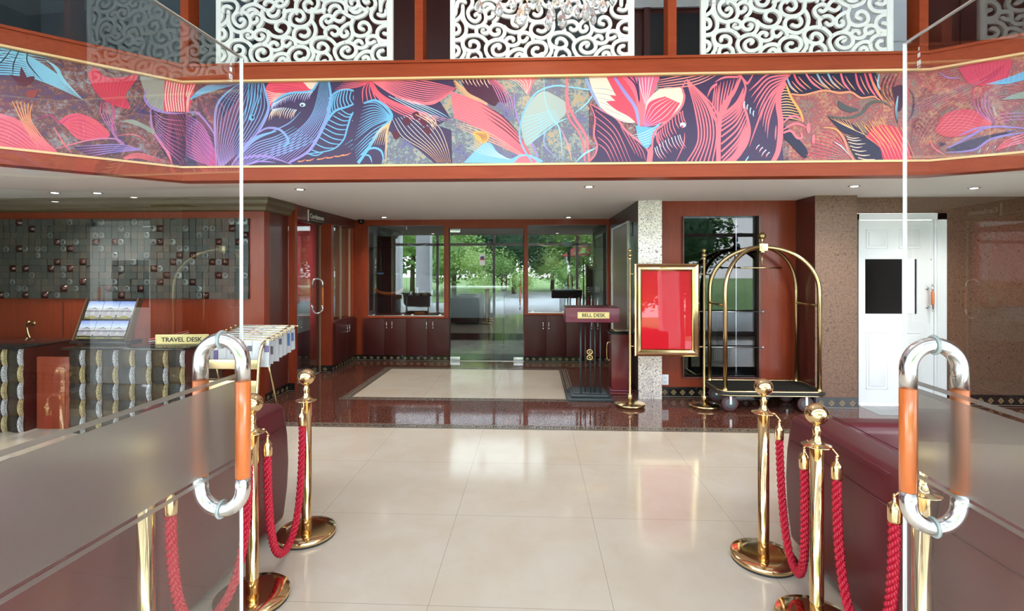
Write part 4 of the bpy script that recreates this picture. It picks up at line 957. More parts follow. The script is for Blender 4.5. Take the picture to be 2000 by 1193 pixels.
S2 = [[(110, 0), (250, 20), (360, 5), (450, -30)], [(480, 225), (530, 255), (600, 220), (625, 160), (570, 115), (500, 112), (420, 150), (372, 220), (390, 310), (450, 370), (520, 395)],
 [(640, 150), (700, 60), (760, 30), (850, 40), (940, 100), (1040, 150), (1130, 170), (1220, 150), (1310, 110), (1375, 40), (1390, -30)], [(640, 170), (700, 215), (780, 240), (850, 210), (872, 160)],
 [(1090, 170), (1040, 270), (960, 300), (870, 355), (810, 430), (810, 520), (855, 565), (925, 550), (955, 495), (925, 455)], [(470, 430), (550, 365), (660, 350), (740, 400), (760, 470), (720, 525), (650, 530), (610, 490)],
 [(490, 390), (465, 470), (490, 570)], [(1080, 190), (1040, 300), (1045, 400), (1080, 500), (1150, 550), (1250, 570), (1370, 540), (1440, 460), (1430, 360), (1370, 290), (1290, 275), (1225, 320), (1220, 395), (1300, 425)],
 [(1065, 470), (1060, 560), (1010, 640), (920, 700)], [(315, 810), (330, 735), (400, 705), (480, 740), (525, 820), (480, 890), (380, 915), (260, 880), (190, 820), (160, 740), (200, 640), (300, 590), (430, 580), (550, 610), (650, 690), (705, 770)],
 [(150, 690), (170, 820), (210, 930), (195, 1010), (120, 1110)], [(350, 925), (300, 1010), (290, 1110)], [(480, 920), (550, 970), (590, 1040), (580, 1110)], [(415, 1105), (470, 1085)],
 [(955, 880), (985, 830), (930, 805), (850, 840), (820, 910), (860, 980), (960, 1022), (1080, 990), (1140, 900), (1120, 790), (1040, 715), (930, 692), (800, 725), (700, 800), (670, 890), (700, 990), (760, 1080), (840, 1120)],
 [(1110, 720), (1170, 670), (1240, 680), (1270, 725)], [(1150, 800), (1230, 825), (1330, 810), (1390, 740), (1380, 650), (1420, 590), (1510, 570), (1600, 600), (1640, 680), (1660, 760)], [(1400, 735), (1480, 725), (1545, 690)],
 [(1125, 1085), (1200, 990), (1300, 920), (1400, 900), (1490, 925)], [(1295, 1050), (1340, 1020), (1400, 1030), (1430, 1105)],
 [(1830, 755), (1640, 770), (1530, 830), (1490, 930), (1500, 1030), (1560, 1115)], [(1725, 885), (1660, 900), (1620, 960), (1650, 1030), (1740, 1065), (1840, 1050)],
 [(1830, 350), (1720, 365), (1630, 430), (1600, 520), (1630, 620), (1720, 680), (1840, 690)], [(1745, 520), (1840, 545)], [(1540, -40), (1480, 50), (1470, 150), (1530, 240), (1640, 282), (1840, 280)], [(1620, 110), (1700, 140), (1780, 110), (1800, 20)],
 [(1010, -20), (1080, 45), (1180, 50), (1250, -10)]]
PW = 1.64                                        # panel width
def scroll_mesh():
    b_ = MB(); T = 0.028; kx = PW/(372.0); hw = .0160; zb = 0.0
    strokes = [[(p[0]*SC, p[1]*SC) for p in s] for s in S1]+[[(p[0]*SC+190, p[1]*SC) for p in s] for s in S2]
    allp = []
    for s in strokes:
        allp.append([((x-3.8)*kx, (111-y)*kx) for x, y in s])
    top = 111*kx
    allp += [[(PW-x, 2*top-z) for x, z in s] for s in allp]        # pattern mirrors above
    allp += [[(x, z+2*2*top-2*top*1.0) for x, z in s] for s in allp[:len(strokes)]]
    for si, s in enumerate(allp):
        yj = .00006*(si % 40)
        P = crv(s, 7); N = len(P); vs = []
        for i, p in enumerate(P):
            d = (P[min(i+1, N-1)]-P[max(i-1, 0)]).normalized(); nn = Vector((-d.y, d.x)) if abs(d.x)+abs(d.y) > 0 else Vector((0, 1))
            for e in (-1, 1):
                qv = Vector((p[0], p[1]))+nn*hw*e
                qx = min(max(qv.x, .02), PW-.02); qz = max(qv.y, .01)
                vs += [(qx, yj, qz), (qx, T-yj, qz)]
        fs = []
        for i in range(N-1):
            a = i*4; c = a+4
            fs += [(a, c, c+2, a+2), (a+1, a+3, c+3, c+1), (a, a+1, c+1, c), (a+2, c+2, c+3, a+3)]
        fs += [(0, 2, 3, 1), ((N-1)*4, (N-1)*4+1, (N-1)*4+3, (N-1)*4+2)]
        b_.add(vs, fs, 'whitelac')
        for p in (P[0], P[-1]):
            b_.lathe([(hw*.995, yj+.00003), (hw*.995, T-yj-.00003)], (min(max(p[0], .03), PW-.03), 0, max(p[1], .01)), 12, 'whitelac', 'y')
    return b_.build('fretwork', fixn=True)
fw = scroll_mesh()
b = MB(); H = 1.6
b.box(0, .045, -.004, .036, 0, H, 'whitelac', .004); b.box(PW-.055, PW, -.004, .036, 0, H, 'whitelac', .004); b.box(0, PW, -.004, .036, 0, .03, 'whitelac', .004); b.box(0, PW, -.004, .036, H-.03, H, 'whitelac', .004)
b.box(PW-.03, PW-.022, -.008, -.004, 0, H, 'white')
frm = b.build('frame')
t0 = thing('fretwork_screen', 'white scroll fretwork screen on the gallery, leftmost of the three', 'screen', (-2.915, 4.50, 3.395), 0, 'white fretwork screens on the gallery')
fw.parent = t0; frm.parent = t0
dup(t0, (-.755, 4.50, 3.395), 0, 'white scroll fretwork screen on the gallery behind the crystal drops')
dup(t0, (1.462, 4.50, 3.395), 0, 'white scroll fretwork screen on the gallery, rightmost of the three')
# ================================================================== ENTRANCE GLASS DOORS (folded open)
def glass_leaf(name, label, hinge, edge, hdist, zt):
    t_ = thing(name, label, 'glass door', (hinge[0], hinge[1], 0), 0)
    h = Vector((0, 0)); e = Vector(edge)-Vector(hinge); L = e.length; d = e.normalized(); n = Vector((d.y, -d.x))
    D3, N3, Z3 = (d.x, d.y, 0), (n.x, n.y, 0), (0, 0, 1)
    def slab(nm, a0, a1, z0, z1, th, mat, off=0.0):
        b_ = MB(); c = d*((a0+a1)/2)+n*off
        b_.obox((c.x, c.y, (z0+z1)/2), (D3, N3, Z3), ((a1-a0)/2, th/2, (z1-z0)/2)); return b_.build(nm, mat, t_)
    slab('pane', 0, L-.003, .01, zt, .0024, 'glass')
    slab('glass_edge', L-.003, L, .01, zt, .0095, 'edge')
    slab('top_edge', 0, L, zt, zt+.003, .010, 'steel')
    s = 1 if n.x < 0 else -1
    for z0, z1 in ((.975, 1.207), (1.216, 1.2275), (.955, .966)): slab('frosted_band', 0, L-.004, z0, z1, .0012, 'frost', .0024)
    hc = d*(L-hdist)
    hd = ring_handle(t_, (hc.x, hc.y), (n.x, n.y), .0655, 1.340, .846, 1.222, .941, .0205, wb='washer', seg=16)
    # etched safety mark near the top corner
    b_ = MB(); m0 = d*(L-.055)
    for dz, w_, h_ in ((.0, .010, .012), (-.022, .014, .014), (.018, .004, .010), (-.034, .012, .003)):
        c = m0+n*.0024; b_.obox((c.x, c.y, zt-.055+dz), (D3, N3, Z3), (w_/2, .0003, h_/2), 'white')
    c = m0+n*.0026; b_.obox((c.x, c.y, zt-.077), (D3, N3, Z3), (.003, .0004, .004), 'steel')
    b_.build('safety_mark', parent=t_)
    return t_
glass_leaf('glass_door', 'open frameless glass door with frosted band, left of the entrance', (-.959, .558), (-.904, 1.522), .092, 2.196)
glass_leaf('glass_door', 'open frameless glass door with frosted band, right of the entrance', (1.051, .600), (1.086, 1.530), .115, 2.205)

# ================================================================== STANCHIONS AND ROPES
GS = 'brass rope stanchions lining the entrance'
def make_stanchion(label, loc):
    t_ = thing('rope_stanchion', label, 'stanchion', loc, 0, GS)
    MB().lathe([(.155, 0), (.160, .002), (.160, .010)], n=48).build('rubber_ring', 'rubber', t_)
    MB().lathe([(.160, .010), (.163, .014), (.163, .030), (.158, .0345), (.10, .0375), (.035, .0385)], n=64).build('base_plate', 'brass', t_)
    MB().lathe([(.0275, .036), (.0275, .10), (.0282, .102), (.0282, .106), (.0275, .108), (.0275, .775)], n=32).build('pole', 'brass', t_)
    p = MB().lathe([(.0275, .772), (.030, .775), (.057, .7805), (.060, .782), (.057, .784), (.036, .787), (.027, .793), (.017, .812), (.0145, .83), (.019, .846), (.014, .86), (.012, .872)], n=40)
    p.build('ring_plate', 'brass', t_)
    MB().sphere((0, 0, .917), .0465, None, 40, 24).build('ball_finial', 'brass', t_)
    return t_
L1, L2, L3 = (-1.317, 2.865), (-1.312, 2.295), (-1.377, 1.731)
R1, R2, R3 = (1.213, 2.726), (1.220, 2.236), (1.320, 1.780)
s0 = make_stanchion('brass rope stanchion on the left, farthest from the entrance', (*L1, 0))
dup(s0, (*L2, 0), 0, 'brass rope stanchion on the left, half behind the glass door edge')
dup(s0, (*L3, 0), 0, 'brass rope stanchion seen through the left glass door')
dup(s0, (*R1, 0), 0, 'brass rope stanchion on the right, farthest from the entrance')
dup(s0, (*R2, 0), 0, 'brass rope stanchion on the right, nearest one in front of the glass door')
dup(s0, (*R3, 0), 0, 'brass rope stanchion seen through the right glass door behind its handle')
def rope(label, A, B_, zl, o0=(0, 0), o1=(0, 0), pw=2.5, side=0.0):
    t_ = thing('barrier_rope', label, 'rope', (A[0], A[1], 0), 0, 'red twisted barrier ropes')
    a = Vector((A[0]+o0[0], A[1]+o0[1], 0)); c = Vector((B_[0]+o1[0], B_[1]+o1[1], 0)); org = Vector((A[0], A[1], 0))
    zt = .665; N = 96; path = []
    for i in range(N+1):
        s = -1+2*i/N
        ss = math.copysign(abs(s)**.62, s) if False else s
        x = math.sin(ss*PI/2)
        z = zl+(zt-zl)*abs(ss)**2.3
        f = (1+x)/2
        path.append(a.lerp(c, f)+Vector((side*math.cos(s*PI/2), 0, z))-org)
    # even spacing
    D = [0]
    for i in range(N): D.append(D[-1]+(path[i+1]-path[i]).length)
    tot = D[-1]; M_ = int(tot/.0075); pts = []
    j = 0
    for i in range(M_+1):
        g = tot*i/M_
        while j < N-1 and D[j+1] < g: j += 1
        pts.append(path[j].lerp(path[j+1], (g-D[j])/max(1e-6, D[j+1]-D[j])))
    b_ = MB(); side_v = Vector((c-a).cross(Vector((0, 0, 1)))).normalized()
    NN = int(tot/.0045); fine = []
    j = 0
    for i in range(NN+1):
        g = tot*i/NN
        while j < N-1 and D[j+1] < g: j += 1
        fine.append(path[j].lerp(path[j+1], min(1, max(0, (g-D[j])/max(1e-6, D[j+1]-D[j])))))
    for k in range(3):
        for y_ in range(3):
            st = []
            for i, p in enumerate(fine):
                T = (fine[min(i+1, NN)]-fine[max(i-1, 0)]).normalized(); nn = T.cross(side_v).normalized(); g = tot*i/NN
                ang = 2*PI*g/.082+k*2*PI/3; a2 = -2*PI*g/.030+y_*2*PI/3+k
                st.append(p+(side_v*math.cos(ang)+nn*math.sin(ang))*.0105+(side_v*math.cos(a2)+nn*math.sin(a2))*.0052)
            b_.tube(st, .0056, 6, mat='rope')
    b_.build('twisted_cord', parent=t_)
    for (o, Pp) in ((o0, A), (o1, B_)):
        e = Vector((Pp[0]+o[0], Pp[1]+o[1], 0))-org; pc = Vector((Pp[0], Pp[1], 0))-org
        m_ = MB().lathe([(.0205, .655), (.0215, .662), (.0215, .705), (.018, .718), (.010, .726), (.006, .734), (.007, .740), (.004, .746)], (e.x, e.y, 0), 20)
        m_.build('ferrule', 'brass', t_)
        d = (e-pc); d = d.normalized() if d.length > 1e-4 else Vector((0, -1, 0)); r_ = pc+d*.050
        m_ = MB(); pts2 = crv([(e.x, e.y, .744), (e.x+.006, e.y, .752), ((e.x+r_.x)/2+.006, (e.y+r_.y)/2, .768), (r_.x, r_.y, .786), (r_.x-d.x*.012, r_.y-d.y*.012, .778)], 5)
        m_.tube(pts2, .0032, 8); m_.sphere((e.x, e.y, .750), .006, None, 10, 8); m_.build('hook', 'brass', t_)
    return t_
rope('red twisted barrier rope on the left, hanging between the two farther stanchions', L1, L2, .085, (.005, -.066), (.045, .050))
rope('red twisted barrier rope seen through the left glass door', L2, L3, .13, (.02, -.066), (.062, .04))
rope('red twisted barrier rope on the right, hanging between the two farther stanchions', R1, R2, .095, (.060, -.045), (-.02, .062), side=.02)
rope('red twisted barrier rope on the right, running behind the glass door edge', R2, R3, .12, (.058, -.045), (-.055, .05))

# ================================================================== SOFAS
def sofa(label, x_out, y0, y1, sgn, group):
    """back outer face at x_out, seat opening away from the aisle (sgn = -1 left, +1 right)"""
    t_ = thing('armchair', label, 'armchair', (x_out, y0, 0), 0, group); L = y1-y0
    def soft(name, x0, x1, ya, yb, z0, z1, bev=.05, bulge=0.0, mat='leather'):
        bm = bmesh.new(); bmesh.ops.create_cube(bm, size=1)
        a, c = sorted((x0*sgn, x1*sgn))
        for q_ in bm.verts: q_.co = Vector(((a+c)/2+q_.co.x*(c-a), (ya+yb)/2+q_.co.y*(yb-ya), (z0+z1)/2+q_.co.z*(z1-z0)))
        bmesh.ops.bevel(bm, geom=bm.edges[:], offset=min(bev, (c-a)/2.1, (z1-z0)/2.1), segments=5, profile=.55, affect='EDGES')
        bmesh.ops.subdivide_edges(bm, edges=[e for e in bm.edges if e.calc_length() > .12], cuts=3, use_grid_fill=True)
        for q_ in bm.verts:
            u = (q_.co.z-z0)/(z1-z0); v_ = (q_.co.y-ya)/(yb-ya)
            if bulge:
                q_.co.x -= sgn*bulge*(math.sin(PI*min(1, max(0, u)))**.8) if (q_.co.x-(a+c)/2)*sgn < 0 else 0
                q_.co.y += (v_-.5)*2*bulge*.9*math.sin(PI*min(1, max(0, u)))
        return MB().frombm(bm, None, True).build(name, mat, t_)
    soft('back', 0, .205, .0, L, .03, .735, .045, .026)
    soft('arm', .17, .80, L-.16, L, .03, .725, .05, .012); soft('arm', .17, .80, 0, .16, .03, .725, .05, .012)
    soft('seat_base', .15, .80, .14, L-.14, .06, .30, .03); soft('seat_cushion', .18, .82, .155, L-.155, .29, .44, .06)
    b_ = MB()
    for z in (.60,): b_.tube([(sgn*-.018, .04, z), (sgn*-.022, L/2, z+.003), (sgn*-.018, L-.04, z)], .0022, 6)
    b_.tube([(sgn*.20, .05, .737), (sgn*.202, L-.05, .737)], .0025, 6)
    b_.tube([(sgn*-.004, .06, .725), (sgn*-.004, L-.06, .725)], .0022, 6)
    b_.build('seam', 'leather', t_)
    for xx in (.06, .74):
        for yy in (.07, L-.07): MB().lathe([(.02, 0), (.026, .032)], (sgn*xx, yy, 0), 12, 'black').build('foot', None, t_)
    return t_
sofa('burgundy leather armchair at the left, its back to the aisle behind the stanchions', -1.505, 1.985, 2.985, -1, 'burgundy armchairs along the aisle')
sofa('burgundy leather armchair at the left, seen only through the glass door', -1.56, .98, 1.93, -1, 'burgundy armchairs along the aisle')
sofa('burgundy leather armchair at the right, its back to the aisle behind the stanchions', 1.425, 2.02, 2.88, 1, 'burgundy armchairs along the aisle')
sofa('burgundy leather armchair at the right, nearer one seen through the glass door', 1.505, 1.02, 1.95, 1, 'burgundy armchairs along the aisle')

# ================================================================== LUGGAGE CART
CX0, CX1, CY0, CY1, DZ = 2.045, 3.03, 5.50, 5.98, .235
CXm, CYm = (CX0+CX1)/2, (CY0+CY1)/2
t_ = thing('luggage_cart', 'brass birdcage luggage cart with dark carpeted deck in the alcove', 'luggage cart', (CXm, CYm, 0))
def rrect(x0, x1, y0, y1, r, n=8):
    out = []
    for cx, cy_, a0 in ((x1-r, y1-r, 0), (x0+r, y1-r, 90), (x0+r, y0+r, 180), (x1-r, y0+r, 270)):
        for i in range(n+1): a = R(a0+90*i/n); out.append((cx+r*math.cos(a), cy_+r*math.sin(a)))
    return out
hx_, hy_ = (CX1-CX0)/2, (CY1-CY0)/2
MB().prism(rrect(-hx_-.05, hx_+.05, -hy_-.03, hy_+.03, .10), DZ-.022, DZ-.004, 'carpetdk').build('deck', None, t_)
b = MB(); b.tube([(x, y, DZ-.006) for x, y in rrect(-hx_-.062, hx_+.062, -hy_-.042, hy_+.042, .11)], .010, 10, True, 'brassold'); b.tube([(x, y, DZ-.048) for x, y in rrect(-hx_-.062, hx_+.062, -hy_-.042, hy_+.042, .11)], .009, 10, True, 'brassold')
b.build('brass_edging', None, t_)
b = MB(); b.tube([(x, y, DZ-.027) for x, y in rrect(-hx_-.068, hx_+.068, -hy_-.048, hy_+.048, .115)], .015, 12, True, 'rubber'); b.build('bumper', None, t_)
ZT = 1.775
def hoop(p0, p1, name):
    a = Vector((*p0, 0)); c = Vector((*p1, 0)); pts = [a+Vector((0, 0, DZ-.01))]
    zs = 1.27
    for i in range(0, 33):
        th = PI*i/32; f = (1-math.cos(th))/2
        pts.append(a.lerp(c, f)+Vector((0, 0, zs+(ZT-zs)*math.sin(th)**.92)))
    pts.append(c+Vector((0, 0, DZ-.01)))
    b_ = MB().tube(pts, .0225, 20)
    for p in (a, c): b_.lathe([(.032, DZ-.004), (.030, DZ+.004), (.026, DZ+.014), (.025, DZ+.02)], (p.x, p.y, 0), 20)
    b_.build(name, 'brassold', t_)
hoop((-hx_, -hy_), (hx_, hy_), 'hoop'); hoop((hx_, -hy_), (-hx_, hy_), 'hoop')
b = MB(); b.box(-.048, .048, -.048, .048, ZT-.045, ZT+.04, bev=.005); b.lathe([(.028, ZT+.03), (.03, ZT+.045), (.018, ZT+.055), (.012, ZT+.075), (.022, ZT+.085), (.012, ZT+.09)], n=24)
b.box(-.02, .02, -.02, .02, ZT-.06, ZT-.035, bev=.003); b.build('hub_block', 'brassold', t_)
MB().sphere((0, 0, ZT+.125), .040, None, 28, 18).build('ball_finial', 'brassdk', t_)
b = MB(); b.tube([(0, 0, ZT-.06), (0, 0, 1.545)], .007, 10); b.tube([(-.235, 0, 1.545), (.215, 0, 1.545)], .0085, 12); b.build('hanger_bar', 'brassold', t_)
for sx2 in (-hx_, hx_): MB().tube([(sx2, -hy_, 1.14), (sx2, hy_, 1.14)], .014, 14).build('side_rail', 'brassold', t_)
for cx, cy_ in ((-hx_+.06, -hy_+.03), (hx_-.13, -hy_+.03), (-hx_+.06, hy_-.03), (hx_-.13, hy_-.03)):
    wh = MB().lathe([(.055, -.016), (.078, -.016), (.086, -.010), (.086, .010), (.078, .016), (.055, .016)], (cx, cy_, .086), 28, 'tyre', 'y').build('wheel', None, t_)
    MB().lathe([(.02, -.02), (.056, -.017), (.058, .017), (.02, .02)], (cx, cy_, .086), 24, 'hubgrey', 'y').build('wheel_hub', None, wh)
    b = MB(); b.box(cx-.012, cx+.012, cy_-.028, cy_-.023, .08, DZ-.03); b.box(cx-.012, cx+.012, cy_+.023, cy_+.028, .08, DZ-.03); b.box(cx-.035, cx+.035, cy_-.035, cy_+.035, DZ-.04, DZ-.028); b.tube([(cx, cy_-.03, .086), (cx, cy_+.03, .086)], .007, 10)
    b.build('caster_fork', 'steel', t_)

# ================================================================== SIGN STAND
SX0, SX1, SY = 1.066, 1.882, 5.68
t_ = thing('sign_stand', 'brass two-post stand holding a framed red poster before the silver pier', 'sign stand', (0, SY, 0))
for x in (SX0, SX1):
    MB().lathe([(.150, 0), (.156, .006), (.156, .012), (.165, .016), (.168, .034), (.160, .040), (.06, .056), (.02, .062)], (x, 0, 0), 40).build('base_plate', 'brassold', t_)
    MB().lathe([(.0135, .06), (.016, .075), (.028, .09), (.032, .108), (.028, .126), (.016, .14), (.0135, .15), (.0135, 1.63), (.019, 1.64), (.019, 1.655), (.0135, 1.66)], (x, 0, 0), 20).build('post', 'brassold', t_)
    MB().lathe([(.006, 1.655), (.022, 1.668), (.026, 1.682), (.022, 1.697), (.010, 1.706), (.008, 1.712), (.020, 1.722), (.0235, 1.737), (.018, 1.752), (.004, 1.758)], (x, 0, 0), 20).build('finial', 'brassdk', t_)
fx0, fx1, fz0, fz1 = 1.118, 1.820, .565, 1.590
b = MB()
for z in (1.475, .67):
    MB().tube([(SX0, 0, z), (fx0, 0, z)], .006, 8).build('bracket', 'brassold', t_); MB().tube([(fx1, 0, z), (SX1, 0, z)], .006, 8).build('bracket', 'brassold', t_)
# mitred moulded frame
b = MB()
prof = [(0, .03), (0, -.022), (.012, -.030), (.024, -.022), (.040, -.012), (.062, -.010), (.070, -.016), (.080, -.006), (.080, .03)]
ring = []
for o_f, y in prof: ring.append([(fx0+o_f, y, fz0+o_f), (fx1-o_f, y, fz0+o_f), (fx1-o_f, y, fz1-o_f), (fx0+o_f, y, fz1-o_f)])
v = [p for r_ in ring for p in r_]; n = len(prof)
b.add(v, [(i*4+k, i*4+(k+1) % 4, (i+1)*4+(k+1) % 4, (i+1)*4+k) for i in range(n-1) for k in range(4)]); b.build('moulded_frame', 'brass', t_)
b = MB(); b.box(fx0+.28, fx0+.355, -.012, -.008, fz1-.052, fz1-.022, 'brassdk', .003); b.build('maker_plate', None, t_)
b = MB(); b.add([(fx0+.078, -.020, fz0+.078), (fx1-.078, -.020, fz0+.078), (fx1-.078, .016, fz1-.078), (fx0+.078, .016, fz1-.078)], [(0, 1, 2, 3)]); b.build('poster', 'poster', t_)
MB().box(fx0+.01, fx1-.01, .02, .028, fz0+.01, fz1-.01, 'brassdk').build('back_panel', None, t_)

# ================================================================== BELL DESK AND WOODEN BIN
px0, px1 = .380, .985
t_ = thing('bell_desk', 'burgundy topped podium with a gold BELL DESK plate', 'podium', (0, 5.90, 0))
xm = .665
b = MB(); b.box(.385, .915, -.05, .40, 0, .035, 'grey', .006); b.box(.43, .87, -.01, .36, .035, .07, 'grey', .01); b.box(.46, .84, .02, .33, .07, .085, 'grey', .01); b.build('base', None, t_)
b = MB()
for k in range(5):
    x = .545+k*.056; b.tube([(x, .02+(k % 2)*.05, .08), (x, .02+(k % 2)*.05, .93)], .0075, 10, mat='grey')
for k in range(4): b.tube([(.56+k*.06, .27, .08), (.56+k*.06, .27, .93)], .0075, 10, mat='grey')
b.build('rod', None, t_)
b = MB()
for z in (.50, .565):
    b.tube([(xm-.02+.030*math.cos(a), -.0, z+.026*math.sin(a)) for a in [2*PI*i/20 for i in range(20)]], .010, 8, True, 'brassdk')
    b.sphere((xm-.02, -.004, z), .012, 'brass', 12, 8)
b.build('brass_ornament', None, t_)
b = MB(); b.box(px0-.02, px1, -.06, .36, .915, 1.083, 'desktop', .006); b.build('top_box', None, t_)
b = MB(); b.box(.500, .862, -.066, -.060, .962, 1.034, 'plategold', .0); b.box(.508, .854, -.0675, -.066, .968, 1.028, 'brassdk'); b.box(.511, .851, -.0685, -.0675, .971, 1.025, 'plategold'); pl = b.build('name_plate', None, t_)
text('BELL DESK', .056, 'ink', pl, (.681, -.0695, .998), (PI/2, 0, 0), sx=1.02)
t_ = thing('waste_bin', 'dark red wooden litter bin with brass side handle beside the podium', 'bin', (1.065, 6.33, 0))
b = MB(); b.box(-.125, .125, -.13, .13, .06, .735, 'binwood', .006); b.build('body', None, t_)
b = MB(); b.box(-.150, .150, -.155, .155, 0, .03, 'binwood', .008); b.box(-.138, .138, -.143, .143, .03, .06, 'desktop', .01); b.build('plinth', None, t_)
b = MB(); b.box(-.150, .150, -.155, .155, .735, .752, 'blackgl', .006); b.box(-.12, .12, -.125, .125, .752, .768, 'blackgl', .006); b.box(-.09, .10, -.10, .10, .768, .771, 'brass', .001); b.build('lid', None, t_)
b = MB(); b.tube(crv([(-.125, -.02, .62), (-.16, -.02, .60), (-.16, -.02, .42), (-.125, -.02, .40)], 6), .007, 8, mat='brass'); b.build('side_handle', None, t_)

# ================================================================== CABINETS UNDER THE SHOP WINDOWS
def cab(label, x0, x1, splits, z1, hz, hxs):
    t2 = thing('low_cabinet', label, 'cabinet', ((x0+x1)/2, BW, 0)); c = (x0+x1)/2
    MB().box(x0-c, x1-c, -.045, -.012, .095, z1, 'cabinet').build('body', None, t2)
    xs = [x0+(x1-x0)*s for s in splits]
    for i in range(len(xs)-1):
        d = MB().box(xs[i]-c+.002, xs[i+1]-c-.002, -.060, -.045, .10, z1-.008, 'cabinet', .002).build('cabinet_door', None, t2)
        b_ = MB(); x = hxs[i]-c
        b_.tube([(x, -.085, hz-.055), (x, -.085, hz+.055)], .005, 8, mat='chrome')
        for z in (hz-.045, hz+.045): b_.box(x-.007, x+.007, -.092, -.060, z-.008, z+.008, 'chrome', .002)
        b_.build('handle', None, d)
cab('burgundy low cupboard under the left shop window, four doors', -2.825, -1.395, (0, .25, .5, .75, 1), .705, .60, (-2.43, -2.34, -1.765, -1.66))
cab('burgundy low cupboard under the right shop window beside the glass door', -.16, 1.20, (0, .26, .5, .78, 1), .765, .60, (.145, .240, .93, 1.03))
t2 = thing('low_cabinet', 'dark low cupboard under the side window at the far left', 'cabinet', (-2.983, 7.80, 0))
MB().box(0, .03, -.44, .44, .105, .72, 'cabinet').build('body', None, t2)
for k in (0, 1):
    d = MB().box(.03, .045, -.43+.43*k+.003, .43*k-.003, .11, .71, 'cabinet', .002).build('cabinet_door', None, t2)
    y = -.045+.09*k; b = MB(); b.tube([(.07, y, .535), (.07, y, .645)], .005, 8, mat='chrome')
    for z in (.545, .635): b.box(.045, .077, y-.008, y+.008, z-.008, z+.008, 'chrome', .002)
    b.build('handle', None, d)

# ================================================================== MOSAIC PANEL
t_ = thing('mosaic_panel', 'dark relief mosaic panel of slate tiles, red domes and silver discs above the travel desk', 'mosaic', (-3.235, 5.596, 0))
random.seed(11); dm = set(); n_c, n_r = 47, 12; cw = .0765; z0m = 1.190
b1, b2, b3 = MB(), MB(), MB()
b1.box(-n_c*cw, 0, -.012, 0, z0m, z0m+n_r*cw, 'black')
for i in range(n_c):
    for j in range(n_r):
        x1_ = -i*cw; x0_ = x1_-cw; za = z0m+j*cw; zb = za+cw; k = random.random(); g = .0022
        if k < .125 and (i-1, j) not in dm and (i, j-1) not in dm and (i-1, j-1) not in dm:
            dm.add((i, j))
            bm = bmesh.new(); bmesh.ops.create_grid(bm, x_segments=6, y_segments=6, size=.5)
            for q_ in bm.verts:
                u, v_ = q_.co.x, q_.co.y; h = .034*(1-abs(2*u)**3)**.6*(1-abs(2*v_)**3)**.6 if abs(u) < .499 and abs(v_) < .499 else 0
                q_.co = Vector((x0_+cw/2+u*(cw-.002), -.012-h, za+cw/2+v_*(cw-.002)))
            MB().frombm(bm, 'mos_red', True).build('dome_tile', None, t_, fixn=False)
        else:
            h = random.choice((.016, .020, .024)); tl = random.uniform(-.002, .002); tu = random.uniform(-.005, .005)
            mt = 'mos_dark' if random.random() < .6 else 'mos_brown'
            vs = [(x0_+g, -h+tl, za+g), (x1_-g, -h-tl, za+g), (x1_-g, -h-tl+tu, zb-g), (x0_+g, -h+tl+tu, zb-g), (x0_+g, 0, za+g), (x1_-g, 0, za+g), (x1_-g, 0, zb-g), (x0_+g, 0, zb-g)]
            b1.add(vs, [(0, 1, 2, 3), (0, 4, 5, 1), (1, 5, 6, 2), (2, 6, 7, 3), (3, 7, 4, 0)], mt)
            if k > .86:
                cx_, cz_ = (x0_+x1_)/2, (za+zb)/2; rr = cw*.46; dx, dz = random.choice(((.25, .25), (-.25, .2), (.2, -.25), (0, .3), (.28, 0)))
                n_ = 20; y = -h-.006
                out = [(cx_+rr*math.cos(a), y, cz_+rr*math.sin(a)) for a in [2*PI*q_/n_ for q_ in range(n_)]]
                inn = [(cx_+rr*dx+rr*.46*math.cos(a), y-.004, cz_+rr*dz+rr*.46*math.sin(a)) for a in [2*PI*q_/n_ for q_ in range(n_)]]
                b3 = MB(); b3.add(out+inn, [(q_, (q_+1) % n_, n_+(q_+1) % n_, n_+q_) for q_ in range(n_)], 'mos_disc')
                b3.add(inn, [tuple(range(n_))], 'mos_dark'); b3.build('ring_disc', None, t_, fixn=False)
b1.build('slate_tiles', parent=t_, fixn=False)

# ================================================================== TRAVEL DESK
t_ = thing('travel_desk', 'travel desk counter fronted with curved metallic gold and silver blocks', 'counter', (-4.355, 4.50, 0))
def blockfront(b_, x0, n_c_, z1, rows, cwid, ch, y0):
    for i in range(n_c_):
        for j in range(rows):
            xa = x0+i*cwid; xb = xa+cwid; za = z1-(j+1)*ch; zb = za+ch; odd = (i+j) % 2
            # bellied block: dark face, lifted bright lip at the right
            us = [0, .2, .4, .6, .83]; ys = [.0, .012, .022, .030, .036]
            P = [(xa+u*cwid, y0-.004-y) for u, y in zip(us, ys)]
            ns = 8
            for (pa, pb) in zip(P[:-1], P[1:]):
                vs = []
                for k in range(ns+1):
                    f = k/ns; bul = .016*math.sin(PI*f)
                    for p in (pa, pb): vs.append((p[0], p[1]-bul*.5, za+.001+(ch-.002)*f))
                b_.add(vs, [(2*k, 2*k+1, 2*k+3, 2*k+2) for k in range(ns)], 'ham_dark' if odd else 'ham_black', True)
            prof_ = ((0.0, .041), (.33, .040), (.68, .028), (1.0, .008)); vs = []
            for k in range(ns+1):
                f = k/ns; bul = .02*math.sin(PI*f); u0 = .84+.11*(1-math.sin(PI*min(1, max(0, f*.96+.02)))**.55)
                for (u, y) in prof_: vs.append((xa+cwid*(u0+(1-u0)*u), y0-y-bul*.4, za+.001+(ch-.002)*f))
            b_.add(vs, [(4*k+c_, 4*k+c_+1, 4*k+c_+5, 4*k+c_+4) for k in range(ns) for c_ in range(3)], 'ham_gold' if odd else 'ham_silver', True)
b = MB(); blockfront(b, 0, 7, .785, 5, .160, .157, 0.05); b.build('block_front', parent=t_, fixn=False)
